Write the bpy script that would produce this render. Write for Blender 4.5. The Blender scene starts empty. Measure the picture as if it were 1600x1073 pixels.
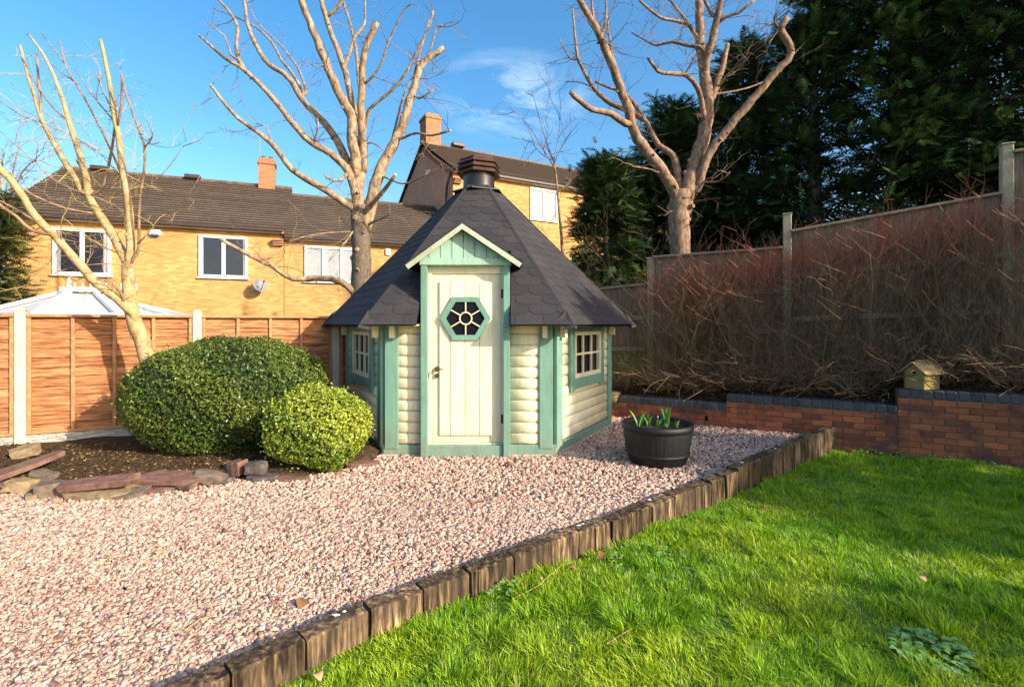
import bpy, math, random
import numpy as np
from mathutils import Vector, Matrix, noise

random.seed(7)
RNG = np.random.default_rng(7)
R = math.radians
sc = bpy.context.scene
COL = sc.collection
PI = math.pi

# ------------------------------------------------------------------ camera, sky, sun, exposure
F = 775.0; HY = 505.0; CH = 1.5          # focal length in photo pixels, horizon row, eye height
cam_d = bpy.data.cameras.new("camera"); cam = bpy.data.objects.new("camera", cam_d); COL.objects.link(cam)
cam.location = (0, 0, CH); cam.rotation_euler = (PI/2, 0, 0)
cam_d.sensor_width = 36; cam_d.lens = 36*F/1600; cam_d.shift_y = -31.5/1600
cam_d.clip_start = 0.05; cam_d.clip_end = 3000
sc.camera = cam

SUN_AZ, SUN_EL = 59.0, 24.5              # degrees right of straight behind the camera
S = Vector((math.sin(R(SUN_AZ))*math.cos(R(SUN_EL)), -math.cos(R(SUN_AZ))*math.cos(R(SUN_EL)), math.sin(R(SUN_EL))))
sun_d = bpy.data.lights.new("sun", 'SUN'); sun = bpy.data.objects.new("sun", sun_d); COL.objects.link(sun)
sun_d.energy = 4.7; sun_d.angle = R(0.6); sun_d.color = (1.0, 0.89, 0.72)
sun.rotation_euler = S.to_track_quat('Z', 'Y').to_euler(); sun.location = (20, -17, 14)

w = bpy.data.worlds.new("World"); sc.world = w; w.use_nodes = True
nt = w.node_tree; N = nt.nodes; N.clear()
def wn(t, **k):
    n = N.new(t)
    for a, b in k.items(): setattr(n, a, b)
    return n
sky = wn('ShaderNodeTexSky'); sky.sky_type = 'NISHITA'; sky.sun_disc = False
sky.sun_elevation = R(SUN_EL); sky.sun_rotation = math.atan2(S.x, S.y)
sky.air_density = 1.0; sky.dust_density = 2.6; sky.ozone_density = 1.8
bg = wn('ShaderNodeBackground'); bg.inputs[1].default_value = 0.14
out = wn('ShaderNodeOutputWorld')
tc = wn('ShaderNodeTexCoord')
mp = wn('ShaderNodeMapping'); mp.inputs['Scale'].default_value = (3.5, 3.5, 9.0); mp.inputs['Rotation'].default_value = (0, 0.25, 0.2)
nz = wn('ShaderNodeTexNoise'); nz.inputs['Scale'].default_value = 1.6; nz.inputs['Detail'].default_value = 9; nz.inputs['Roughness'].default_value = 0.62; nz.inputs['Distortion'].default_value = 1.2
rmp = wn('ShaderNodeMapRange'); rmp.inputs[1].default_value = 0.40; rmp.inputs[2].default_value = 0.78
dst = wn('ShaderNodeVectorMath', operation='SUBTRACT'); cdir = Vector((0.0, 1, 0.455)).normalized(); dst.inputs[1].default_value = cdir
scl = wn('ShaderNodeVectorMath', operation='MULTIPLY'); scl.inputs[1].default_value = (6.2, 6.2, 13.0)
ln = wn('ShaderNodeVectorMath', operation='LENGTH')
fm = wn('ShaderNodeMapRange'); fm.inputs[1].default_value = 0.25; fm.inputs[2].default_value = 1.0; fm.inputs[3].default_value = 1.0; fm.inputs[4].default_value = 0.0
mul = wn('ShaderNodeMath', operation='MULTIPLY')
gn = wn('ShaderNodeGamma'); gn.inputs[1].default_value = 1.0
mx = wn('ShaderNodeMixRGB'); mx.inputs[2].default_value = (5.0, 6.0, 6.8, 1)
hs = wn('ShaderNodeHueSaturation'); hs.inputs['Saturation'].default_value = 1.36; hs.inputs['Value'].default_value = 1.27; hs.inputs['Hue'].default_value = 0.494
L = nt.links.new
L(tc.outputs['Generated'], mp.inputs[0]); L(mp.outputs[0], nz.inputs['Vector']); L(nz.outputs['Fac'], rmp.inputs[0])
L(tc.outputs['Generated'], dst.inputs[0]); L(dst.outputs[0], scl.inputs[0]); L(scl.outputs[0], ln.inputs[0]); L(ln.outputs['Value'], fm.inputs[0])
L(rmp.outputs[0], mul.inputs[0]); L(fm.outputs[0], mul.inputs[1]); L(mul.outputs[0], mx.inputs[0])
L(sky.outputs[0], hs.inputs['Color']); L(hs.outputs[0], mx.inputs[1]); L(mx.outputs[0], bg.inputs[0]); L(bg.outputs[0], out.inputs[0])

sc.view_settings.view_transform = 'Standard'; sc.view_settings.look = 'None'
sc.view_settings.exposure = 0.8; sc.view_settings.gamma = 1; sc.view_settings.use_curve_mapping = False
sc.render.engine = 'CYCLES'; sc.cycles.max_bounces = 6; sc.cycles.diffuse_bounces = 3; sc.cycles.transparent_max_bounces = 6

# ------------------------------------------------------------------ helpers
def at(x, y, Y):
    """photo pixel at depth Y -> world point"""
    return Vector(((x-800)/F*Y, Y, CH-(y-HY)/F*Y))
def gnd(x, y, z=0.0):
    Y = (CH-z)*F/(y-HY)
    return Vector(((x-800)/F*Y, Y, z))

WM = {}
def world_of(p): return WM.get(p.name, Matrix.Identity(4)) if p else Matrix.Identity(4)
def tag(o, label=None, cat=None, group=None, kind=None):
    if label: o['label'] = label
    if cat: o['category'] = cat
    if group: o['group'] = group
    if kind: o['kind'] = kind
    return o
def thing(name, label, cat, loc=(0, 0, 0), rz=0.0, group=None):
    o = bpy.data.objects.new(name, None); COL.objects.link(o)
    o.empty_display_size = 0.1
    o.location = loc; o.rotation_euler = (0, 0, rz)
    WM[o.name] = Matrix.Translation(Vector(loc)) @ Matrix.Rotation(rz, 4, 'Z')
    return tag(o, label, cat, group)
def link(name, me, parent=None, M=None):
    o = bpy.data.objects.new(name, me); COL.objects.link(o)
    M = M if M is not None else Matrix.Identity(4)
    if parent is not None:
        o.parent = parent
        o.matrix_basis = world_of(parent).inverted() @ M
    else:
        o.matrix_basis = M
    WM[o.name] = M.copy()
    return o

CB = []
def _cb():
    # chamfered box template: sign triples with which axis is pushed in
    vs = []; idx = {}
    for sx in (-1, 1):
        for sy in (-1, 1):
            for sz in (-1, 1):
                for a in range(3):
                    idx[(sx, sy, sz, a)] = len(vs); vs.append((sx, sy, sz, a))   # vertex lying on face with axis a
    fs = []
    for a in range(3):
        b, c = (a+1) % 3, (a+2) % 3
        for s in (-1, 1):
            q = []
            for (u, v) in ((-1, -1), (1, -1), (1, 1), (-1, 1)):
                k = [0, 0, 0]; k[a] = s; k[b] = u; k[c] = v
                q.append(idx[(k[0], k[1], k[2], a)])
            fs.append(q if s > 0 else q[::-1])
    for a in range(3):      # edges parallel to axis a
        b, c = (a+1) % 3, (a+2) % 3
        for sb in (-1, 1):
            for scn in (-1, 1):
                def K(s, ax):
                    k = [0, 0, 0]; k[a] = s; k[b] = sb; k[c] = scn
                    return idx[(k[0], k[1], k[2], ax)]
                q = [K(-1, b), K(1, b), K(1, c), K(-1, c)]
                if sb*scn < 0: q = q[::-1]
                fs.append(q[::-1] if True else q)
    for sx in (-1, 1):
        for sy in (-1, 1):
            for sz in (-1, 1):
                q = [idx[(sx, sy, sz, 0)], idx[(sx, sy, sz, 1)], idx[(sx, sy, sz, 2)]]
                if sx*sy*sz < 0: q = q[::-1]
                fs.append(q)
    return vs, fs
CBV, CBF = _cb()

class MB:
    def __init__(s): s.v = []; s.f = []
    def add(s, vs, fs):
        n = len(s.v); s.v.extend([Vector(v) for v in vs]); s.f.extend([[i+n for i in f] for f in fs]); return s
    def box(s, c, size, M=None, b=0.0, jit=0.0):
        c = Vector(c); h = Vector(size)*0.5
        M = M or Matrix.Identity(3)
        vs = []
        if b > 0:
            for (x, y, z, a) in CBV:
                k = [x*(h.x-b), y*(h.y-b), z*(h.z-b)]; k[a] += (x, y, z)[a]*b
                vs.append(c + M @ Vector(k)); 
            fs = CBF
        else:
            for x in (-1, 1):
                for y in (-1, 1):
                    for z in (-1, 1): vs.append(c + M @ Vector((x*h.x, y*h.y, z*h.z)))
            fs = [[0, 1, 3, 2], [4, 6, 7, 5], [0, 4, 5, 1], [2, 3, 7, 6], [0, 2, 6, 4], [1, 5, 7, 3]]
        if jit:
            vs = [v + Vector((random.uniform(-jit, jit), random.uniform(-jit, jit), random.uniform(-jit, jit))) for v in vs]
        return s.add(vs, fs)
    def bar(s, p, q, wd, ht, up=Vector((0, 0, 1)), b=0.0):
        p = Vector(p); q = Vector(q); d = (q-p); Ln = d.length; d = d/Ln
        side = d.cross(up).normalized(); u = side.cross(d)
        M = Matrix((d, side, u)).transposed()
        return s.box((p+q)/2, (Ln, wd, ht), M, b)
    def prism(s, poly, d):
        """poly: list of world points (planar), extruded by vector d"""
        n = len(poly); d = Vector(d)
        vs = [Vector(p) for p in poly] + [Vector(p)+d for p in poly]
        nn = (vs[1]-vs[0]).cross(vs[2]-vs[0])
        fs = [list(range(n)), list(range(2*n-1, n-1, -1))] + [[i, (i+1) % n+0, n+(i+1) % n, n+i] for i in range(n)]
        if nn.dot(d) > 0: fs[0] = fs[0][::-1]; fs[1] = fs[1][::-1]
        else: fs = fs[:2] + [f[::-1] for f in fs[2:]]
        return s.add(vs, fs)
    def tube(s, pts, rad, n=8, cap=True, wob=0.0):
        pts = [Vector(p) for p in pts]
        m = len(pts)
        if not hasattr(rad, '__len__'): rad = [rad]*m
        ref = None; vs = []
        for i in range(m):
            t = (pts[min(i+1, m-1)]-pts[max(i-1, 0)])
            if t.length < 1e-9: t = Vector((0, 0, 1))
            t.normalize()
            if ref is None:
                ref = t.orthogonal().normalized()
            ref = (ref - t*ref.dot(t))
            if ref.length < 1e-6: ref = t.orthogonal()
            ref.normalize(); bb = t.cross(ref)
            for k in range(n):
                a = 2*PI*k/n
                r = rad[i]*(1 + (random.uniform(-wob, wob) if wob else 0))
                vs.append(pts[i] + (ref*math.cos(a)+bb*math.sin(a))*r)
        fs = []
        for i in range(m-1):
            for k in range(n):
                k2 = (k+1) % n
                fs.append([i*n+k, i*n+k2, (i+1)*n+k2, (i+1)*n+k])
        if cap:
            fs.append(list(range(n))[::-1]); fs.append([(m-1)*n+k for k in range(n)])
        return s.add(vs, fs)
    def lathe(s, c, prof, n=24, rot=0.0):
        c = Vector(c); vs = []
        for (r, z) in prof:
            for k in range(n):
                a = 2*PI*k/n+rot; vs.append(c+Vector((r*math.cos(a), r*math.sin(a), z)))
        fs = []
        for i in range(len(prof)-1):
            for k in range(n):
                k2 = (k+1) % n; fs.append([i*n+k, i*n+k2, (i+1)*n+k2, (i+1)*n+k])
        return s.add(vs, fs)
    def build(s, name, mat, parent=None, smooth=False, kind=None, local=False):
        """vertices are world points; they are stored relative to the parent"""
        me = bpy.data.meshes.new(name)
        Mw = world_of(parent)
        inv = Mw.inverted()
        vs = s.v if local else [inv @ v for v in s.v]
        me.from_pydata([tuple(v) for v in vs], [], s.f)
        if mat: me.materials.append(mat)
        if smooth: me.polygons.foreach_set('use_smooth', [True]*len(me.polygons))
        me.update()
        o = bpy.data.objects.new(name, me); COL.objects.link(o)
        if parent is not None: o.parent = parent
        WM[o.name] = Mw.copy()
        if kind: o['kind'] = kind
        return o

def np_obj(name, V, T, mat, parent=None, col=None, kind=None, smooth=False):
    """big triangle mesh from arrays; V world points"""
    me = bpy.data.meshes.new(name)
    if parent is not None:
        inv = np.array(world_of(parent).inverted()); V = V @ inv[:3, :3].T + inv[:3, 3]
    k = T.shape[1]
    me.vertices.add(len(V)); me.vertices.foreach_set('co', np.ascontiguousarray(V, dtype=np.float32).ravel())
    me.loops.add(T.size); me.loops.foreach_set('vertex_index', np.ascontiguousarray(T, dtype=np.int32).ravel())
    me.polygons.add(len(T)); me.polygons.foreach_set('loop_start', np.arange(0, T.size, k, dtype=np.int32))
    try: me.polygons.foreach_set('loop_total', np.full(len(T), k, dtype=np.int32))
    except Exception: pass
    if smooth: me.polygons.foreach_set('use_smooth', np.ones(len(T), dtype=bool))
    me.update(calc_edges=True)
    if col is not None:
        a = me.color_attributes.new('col', 'FLOAT_COLOR', 'POINT')
        c4 = np.ones((len(V), 4), dtype=np.float32); c4[:, :3] = col
        a.data.foreach_set('color', c4.ravel())
    if mat: me.materials.append(mat)
    o = bpy.data.objects.new(name, me); COL.objects.link(o)
    if parent is not None: o.parent = parent
    WM[o.name] = world_of(parent).copy()
    if kind: o['kind'] = kind
    return o

# ------------------------------------------------------------------ materials
class NT:
    def __init__(s, name):
        s.m = bpy.data.materials.new(name); s.m.use_nodes = True; s.t = s.m.node_tree; s.t.nodes.clear()
        s.out = s.n('ShaderNodeOutputMaterial'); s.p = s.n('ShaderNodeBsdfPrincipled'); s.l(s.p.outputs[0], s.out.inputs[0])
        s.geo = s.n('ShaderNodeNewGeometry'); s.pos = s.geo.outputs['Position']
    def n(s, t, **k):
        n = s.t.nodes.new(t)
        for a, b in k.items(): setattr(n, a, b)
        return n
    def l(s, a, b): s.t.links.new(a, b)
    def noise(s, scale, detail=4, vec=None, stretch=None, rough=0.55, dist=0.0):
        v = vec or s.pos
        if stretch:
            m = s.n('ShaderNodeMapping'); m.inputs['Scale'].default_value = stretch; s.l(v, m.inputs[0]); v = m.outputs[0]
        t = s.n('ShaderNodeTexNoise'); t.inputs['Scale'].default_value = scale; t.inputs['Detail'].default_value = detail
        t.inputs['Roughness'].default_value = rough; t.inputs['Distortion'].default_value = dist; s.l(v, t.inputs['Vector'])
        return t.outputs['Fac']
    def ramp(s, fac, stops):
        r = s.n('ShaderNodeValToRGB'); e = r.color_ramp.elements
        while len(e) < len(stops): e.new(0.5)
        for i, (p, c) in enumerate(stops): e[i].position = p; e[i].color = (*c, 1)
        s.l(fac, r.inputs[0]); return r.outputs[0]
    def mix(s, fac, a, b, mode='MIX'):
        m = s.n('ShaderNodeMixRGB', blend_type=mode)
        for i, x in ((0, fac), (1, a), (2, b)):
            if hasattr(x, 'links'): s.l(x, m.inputs[i])
            elif i == 0: m.inputs[0].default_value = x
            else: m.inputs[i].default_value = (*x, 1)
        return m.outputs[0]
    def math(s, op, a, b=0.0):
        m = s.n('ShaderNodeMath', operation=op)
        for i, x in ((0, a), (1, b)):
            if hasattr(x, 'links'): s.l(x, m.inputs[i])
            else: m.inputs[i].default_value = x
        return m.outputs[0]
    def rnd(s): return s.n('ShaderNodeObjectInfo').outputs['Random']
    def bump(s, h, strength=0.3, dist=0.01, prev=None):
        b = s.n('ShaderNodeBump'); b.inputs['Strength'].default_value = strength; b.inputs['Distance'].default_value = dist
        s.l(h, b.inputs['Height']); 
        if prev: s.l(prev, b.inputs['Normal'])
        s.l(b.outputs[0], s.p.inputs['Normal']); return b.outputs[0]
    def fin(s, col=None, rough=0.7, spec=0.3):
        if col is not None:
            if hasattr(col, 'links'): s.l(col, s.p.inputs['Base Color'])
            else: s.p.inputs['Base Color'].default_value = (*col, 1)
        if hasattr(rough, 'links'): s.l(rough, s.p.inputs['Roughness'])
        else: s.p.inputs['Roughness'].default_value = rough
        s.p.inputs['Specular IOR Level'].default_value = spec
        return s.m

def dull(c, k): return tuple(x*k for x in c)
def paint(name, c, dirt=(0.25, 0.2, 0.12), amt=0.25, rough=0.5, splash=False):
    t = NT(name)
    n1 = t.noise(3.5, 6); n2 = t.noise(26, 5, stretch=(1, 1, 0.12))
    f = t.math('MULTIPLY', t.ramp(n1, [(0.45, (0, 0, 0)), (0.8, (1, 1, 1))]), amt)
    colr = t.mix(f, c, dirt)
    f2 = t.ramp(n2, [(0.35, (0.86, 0.86, 0.86)), (0.6, (1, 1, 1))])
    colr = t.mix(1.0, colr, f2, 'MULTIPLY')
    chip = t.ramp(t.noise(55, 3), [(0.71, (0, 0, 0)), (0.76, (1, 1, 1))])
    colr = t.mix(t.math('MULTIPLY', chip, amt*1.2), colr, dirt)
    if splash:
        sp_ = t.n('ShaderNodeSeparateXYZ'); t.l(t.pos, sp_.inputs[0]); hgt = t.math('SUBTRACT', 0.42, sp_.outputs[2]); m1 = t.math('MULTIPLY', hgt, 1.9); m2 = t.math('MULTIPLY', m1, t.ramp(t.noise(38, 6, rough=.75), [(0.46, (0, 0, 0)), (0.62, (1, 1, 1))])); m2.node.use_clamp = True
        colr = t.mix(m2, colr, (0.27, 0.19, 0.12))
        kn = t.ramp(t.noise(7.5, 2), [(0.735, (0, 0, 0)), (0.76, (0.35,)*3)]); colr = t.mix(kn, colr, (0.45, 0.3, 0.14))
    hue = t.mix(t.rnd(), (0.90, 0.89, 0.87), (1.0, 1.0, 1.0)); colr = t.mix(1.0, colr, hue, 'MULTIPLY')
    t.bump(n2, 0.25, 0.004)
    return t.fin(colr, rough, 0.35)
def wood(name, stops, grain=(3, 3, 45), scale=4, rough=0.85, rv=0.25, bump=0.5, blot=None):
    t = NT(name)
    off = t.n('ShaderNodeVectorMath', operation='ADD'); t.l(t.pos, off.inputs[0])
    cmb = t.n('ShaderNodeCombineXYZ'); rr = t.math('MULTIPLY', t.rnd(), 37.0)
    for i in range(3): t.l(rr, cmb.inputs[i])
    t.l(cmb.outputs[0], off.inputs[1])
    g = t.noise(scale, 8, vec=off.outputs[0], stretch=grain, rough=0.65, dist=0.3)
    c = t.ramp(g, stops)
    v = t.mix(t.rnd(), (1-rv,)*3, (1+rv*0.4,)*3); c = t.mix(1.0, c, v, 'MULTIPLY')
    if blot:
        bn = t.noise(2.6, 5); c = t.mix(t.ramp(bn, [(0.45, (0, 0, 0)), (0.72, (0.75,)*3)]), c, blot)
    t.bump(g, bump, 0.006)
    return t.fin(c, rough, 0.2)
def simple(name, c, rough=0.6, var=0.15, sc_=8, spec=0.3, metal=0.0, bump=0.0):
    t = NT(name); n = t.noise(sc_, 5)
    cc = t.mix(n, dull(c, 1-var), dull(c, 1+var))
    if bump: t.bump(t.noise(sc_*6, 4), bump, 0.01)
    t.p.inputs['Metallic'].default_value = metal
    return t.fin(cc, rough, spec)
def leafmat(name, trans=0.3, rough=0.5, spec=0.3, tint=(1, 1, 1)):
    t = NT(name)
    a = t.n('ShaderNodeVertexColor', layer_name='col')
    c = t.mix(1.0, a.outputs[0], tint, 'MULTIPLY')
    t.fin(c, rough, spec)
    tr = t.n('ShaderNodeBsdfTranslucent'); t.l(c, tr.inputs[0])
    m = t.n('ShaderNodeMixShader'); m.inputs[0].default_value = trans
    t.l(t.p.outputs[0], m.inputs[1]); t.l(tr.outputs[0], m.inputs[2]); t.l(m.outputs[0], t.out.inputs[0])
    return t.m
def vcolmat(name, rough=0.8, spec=0.2, nscale=60, var=0.3):
    t = NT(name)
    a = t.n('ShaderNodeVertexColor', layer_name='col'); n = t.noise(nscale, 3)
    c = t.mix(1.0, a.outputs[0], t.mix(n, (1-var,)*3, (1+var,)*3), 'MULTIPLY')
    return t.fin(c, rough, spec)
def housebrick(name, c1, c2, mortar, rotated=False):
    t = NT(name)
    tcn = t.n('ShaderNodeTexCoord'); sp = t.n('ShaderNodeSeparateXYZ'); t.l(tcn.outputs['Object'], sp.inputs[0])
    cb = t.n('ShaderNodeCombineXYZ'); t.l(t.math('ADD', sp.outputs[0], sp.outputs[1]), cb.inputs[0]); t.l(sp.outputs[2], cb.inputs[1])
    b = t.n('ShaderNodeTexBrick'); t.l(cb.outputs[0], b.inputs['Vector'])
    b.inputs['Scale'].default_value = 1; b.inputs['Brick Width'].default_value = 0.225; b.inputs['Row Height'].default_value = 0.075
    b.inputs['Mortar Size'].default_value = 0.009; b.inputs['Mortar Smooth'].default_value = 0.2; b.inputs['Bias'].default_value = -0.1
    b.inputs['Color1'].default_value = (*c1, 1); b.inputs['Color2'].default_value = (*c2, 1); b.inputs['Mortar'].default_value = (*mortar, 1)
    n = t.noise(1.1, 6); c = t.mix(1.0, b.outputs['Color'], t.ramp(n, [(0.3, (0.86, 0.84, 0.8)), (0.7, (1.05, 1.05, 1.05))]), 'MULTIPLY')
    n2 = t.noise(30, 3); c = t.mix(1.0, c, t.mix(n2, (0.82,)*3, (1.12,)*3), 'MULTIPLY')
    inv = t.math('SUBTRACT', 1.0, b.outputs['Fac']); t.bump(inv, 0.6, 0.01)
    return t.fin(c, 0.9, 0.1)
def rooftile(name, ca, cb_, wd=0.2):
    t = NT(name)
    tcn = t.n('ShaderNodeTexCoord'); sp = t.n('ShaderNodeSeparateXYZ'); t.l(tcn.outputs['Object'], sp.inputs[0])
    cx = t.n('ShaderNodeCombineXYZ'); t.l(sp.outputs[0], cx.inputs[0]); t.l(sp.outputs[2], cx.inputs[1])
    b = t.n('ShaderNodeTexBrick'); t.l(cx.outputs[0], b.inputs['Vector']); b.inputs['Scale'].default_value = 1
    b.inputs['Brick Width'].default_value = wd; b.inputs['Row Height'].default_value = 0.13; b.inputs['Mortar Size'].default_value = 0.008
    b.inputs['Color1'].default_value = (*ca, 1); b.inputs['Color2'].default_value = (*cb_, 1); b.inputs['Mortar'].default_value = (*dull(ca, 0.45), 1)
    n = t.noise(1.6, 8, rough=0.7); c = t.mix(t.ramp(n, [(0.35, (0, 0, 0)), (0.7, (0.7,)*3)]), b.outputs['Color'], (0.19, 0.145, 0.1))
    n2 = t.noise(14, 5); c = t.mix(1.0, c, t.mix(n2, (0.6,)*3, (1.35,)*3), 'MULTIPLY')
    t.bump(n2, 0.5, 0.02)
    return t.fin(c, 0.85, 0.15)

M = {}
M['green'] = paint('sage_green_paint', (0.175, 0.34, 0.265), (0.12, 0.13, 0.08), 0.4, splash=True)
M['green_lt'] = paint('pale_green_paint', (0.35, 0.55, 0.43), (0.3, 0.28, 0.2), 0.35)
M['green_worn'] = paint('worn_green_paint', (0.46, 0.52, 0.38), (0.3, 0.24, 0.17), 0.6)
M['cream'] = paint('cream_paint', (0.78, 0.72, 0.50), (0.38, 0.33, 0.2), 0.25, splash=True)
M['cream_door'] = paint('cream_door_paint', (0.8, 0.75, 0.54), (0.45, 0.38, 0.24), 0.2, splash=True)
M['glass_dark'] = simple('dark_window_glass', (0.008, 0.008, 0.014), 0.12, 0.1, spec=0.18)
M['brass'] = simple('aged_brass', (0.3, 0.22, 0.11), 0.35, metal=1.0)
M['iron'] = simple('black_iron', (0.02, 0.018, 0.018), 0.45, spec=0.5)
def shingle_mat():
    t = NT('bitumen_shingle'); n = t.noise(420, 3); n2 = t.noise(2.3, 5)
    c = t.ramp(n, [(0.3, (0.015, 0.014, 0.017)), (0.55, (0.036, 0.033, 0.038)), (0.8, (0.10, 0.09, 0.09))])
    c = t.mix(1.0, c, t.mix(t.rnd(), (0.88,)*3, (1.1,)*3), 'MULTIPLY')
    c = t.mix(t.ramp(n2, [(0.5, (0, 0, 0)), (0.8, (0.35,)*3)]), c, (0.1, 0.085, 0.08))
    t.bump(n, 0.5, 0.003); return t.fin(c, 0.8, 0.25)
M['shingle'] = shingle_mat()
M['deck'] = simple('roof_felt_deck', (0.012, 0.011, 0.013), 0.9)
def cap_mat():
    t = NT('brown_metal_cowl'); n = t.noise(9, 5)
    c = t.ramp(n, [(0.3, (0.09, 0.045, 0.04)), (0.7, (0.17, 0.09, 0.075))]); t.p.inputs['Metallic'].default_value = 0.5
    return t.fin(c, 0.42, 0.5)
M['cowl'] = cap_mat()
M['blackmetal'] = simple('black_flue_metal', (0.02, 0.017, 0.018), 0.35, spec=0.5)
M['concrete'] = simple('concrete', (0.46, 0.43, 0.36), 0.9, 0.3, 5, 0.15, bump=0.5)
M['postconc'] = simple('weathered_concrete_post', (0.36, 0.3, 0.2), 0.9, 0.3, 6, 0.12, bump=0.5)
def gboard():
    t = NT('rock_faced_gravel_board'); n = t.noise(9, 7, stretch=(1, 1, 3.2), dist=0.8)
    c = t.ramp(n, [(0.3, (0.34, 0.3, 0.25)), (0.7, (0.6, 0.56, 0.5))]); t.bump(n, 1.0, 0.06); return t.fin(c, 0.9, 0.1)
M['gboard'] = gboard()
M['boarddark'] = simple('stained_gravel_board', (0.2, 0.16, 0.105), 0.9, 0.4, 4, 0.1, bump=0.6)
M['postlit'] = simple('sunlit_tone_concrete_post', (0.52, 0.46, 0.35), 0.9, 0.3, 6, 0.12, bump=0.5)  # paler copy of the post concrete, sunlit tone put into the colour
M['slat'] = wood('orange_fence_slat', [(0.36, (0.14, 0.05, 0.023)), (0.48, (0.33, 0.135, 0.055)), (0.64, (0.52, 0.25, 0.115))], grain=(1.2, 1.2, 16), scale=3.2, rv=0.22)
M['slat_frame'] = wood('fence_frame', [(0.3, (0.33, 0.15, 0.06)), (0.7, (0.56, 0.29, 0.14))], grain=(4, 4, 4), scale=4, rv=0.15)
M['greyfence'] = wood('weathered_grey_fence', [(0.3, (0.12, 0.08, 0.05)), (0.5, (0.25, 0.175, 0.115)), (0.75, (0.4, 0.3, 0.2))], grain=(22, 22, 1.2), scale=2.6, rv=0.3, blot=(0.15, 0.13, 0.075))
M['greyrail'] = wood('weathered_fence_rail', [(0.3, (0.2, 0.165, 0.12)), (0.7, (0.4, 0.34, 0.25))], grain=(3, 3, 10), scale=4, rv=0.2)
M['sleeper'] = wood('old_timber_sleeper', [(0.40, (0.022, 0.015, 0.011)), (0.48, (0.1, 0.065, 0.038)), (0.56, (0.22, 0.145, 0.08)), (0.65, (0.48, 0.33, 0.16))], grain=(13, 13, 1.3), scale=2.6, rv=0.62, bump=0.9, blot=(0.06, 0.04, 0.028))
def bird_dropping(name):
    return simple(name, (0.75, 0.75, 0.7), 0.8)
M['lap_shade'] = simple('painted_tile_lap_shade', (0.035, 0.024, 0.018), 0.95)  # overlap shadow painted into the colour of the tile course lips
M['white'] = simple('white_upvc', (0.78, 0.77, 0.75), 0.35, 0.03)
M['offwhite'] = simple('painted_barge', (0.5, 0.42, 0.36), 0.5, 0.15)
M['fascia'] = simple('dark_brown_fascia', (0.055, 0.035, 0.03), 0.45, 0.2)
M['housebrick'] = housebrick('yellow_house_brick', (0.5, 0.25, 0.085), (0.68, 0.39, 0.135), (0.47, 0.31, 0.16))
M['gablebrick'] = housebrick('brown_gable_brick', (0.68, 0.25, 0.14), (0.76, 0.32, 0.18), (0.5, 0.33, 0.25))
M['chimbrick'] = housebrick('chimney_brick', (0.36, 0.14, 0.065), (0.46, 0.21, 0.1), (0.33, 0.24, 0.17))
M['tile'] = rooftile('brown_roof_tile', (0.085, 0.06, 0.046), (0.14, 0.1, 0.075))
M['tile2'] = rooftile('mossy_roof_tile', (0.14, 0.095, 0.062), (0.21, 0.145, 0.095), 0.3)
M['pane'] = simple('house_window_glass', (0.02, 0.022, 0.035), 0.08, 0.3, 2, 0.5)
M['curtain'] = simple('net_curtain', (0.33, 0.34, 0.35), 0.9, 0.25, 5)
M['consglass'] = simple('conservatory_roof_sheet', (0.5, 0.5, 0.48), 0.6, 0.1, 3, 0.15)
M['alarm_blue'] = simple('alarm_blue_plastic', (0.05, 0.12, 0.3), 0.4)
M['dish'] = simple('grey_dish_metal', (0.2, 0.19, 0.185), 0.5)
def wallbrick():
    t = NT('red_garden_brick'); n = t.noise(70, 6, rough=0.7); n2 = t.noise(3.2, 4)
    base = t.ramp(t.rnd(), [(0.0, (0.24, 0.075, 0.045)), (0.3, (0.38, 0.11, 0.052)), (1.0, (0.52, 0.16, 0.065))])
    c = t.mix(1.0, base, t.mix(n, (0.55,)*3, (1.45,)*3), 'MULTIPLY')
    c = t.mix(t.ramp(n2, [(0.48, (0, 0, 0)), (0.62, (0.75,)*3)]), c, (0.1, 0.05, 0.045))
    lime = t.ramp(t.noise(11, 6, rough=0.75), [(0.70, (0, 0, 0)), (0.76, (0.6,)*3)]); c = t.mix(lime, c, (0.45, 0.38, 0.33))
    t.bump(n, 0.6, 0.006); return t.fin(c, 0.9, 0.15)
M['wallbrick'] = wallbrick()
def bluebrick():
    t = NT('blue_engineering_brick'); n = t.noise(40, 5)
    base = t.mix(t.rnd(), (0.045, 0.045, 0.052), (0.095, 0.095, 0.105)); c = t.mix(1.0, base, t.mix(n, (0.7,)*3, (1.3,)*3), 'MULTIPLY')
    t.bump(n, 0.3, 0.004); return t.fin(c, 0.5, 0.4)
M['bluebrick'] = bluebrick()
M['mortar'] = simple('mortar', (0.17, 0.12, 0.09), 0.95, 0.3, 20)
def soil():
    t = NT('bed_soil'); n = t.noise(14, 8, rough=0.7); c = t.ramp(n, [(0.3, (0.03, 0.018, 0.01)), (0.6, (0.11, 0.07, 0.04)), (0.8, (0.2, 0.14, 0.07))])
    t.bump(n, 1.0, 0.05); return t.fin(c, 0.95, 0.1)
M['soil'] = soil()
def gravel_base():
    t = NT('gravel_base')
    v = t.n('ShaderNodeTexVoronoi'); v.inputs['Scale'].default_value = 60; t.l(t.pos, v.inputs['Vector'])
    c = t.mix(1.0, (0.3, 0.19, 0.14), v.outputs['Color'], 'MULTIPLY'); c = t.mix(0.55, (0.2, 0.12, 0.085), c)
    t.bump(v.outputs['Distance'], 0.8, 0.02); return t.fin(c, 0.95, 0.1)
M['gravelbase'] = gravel_base()
M['stonechip'] = vcolmat('pink_stone_chippings', 0.85, 0.2, 90, 0.2)
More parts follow.
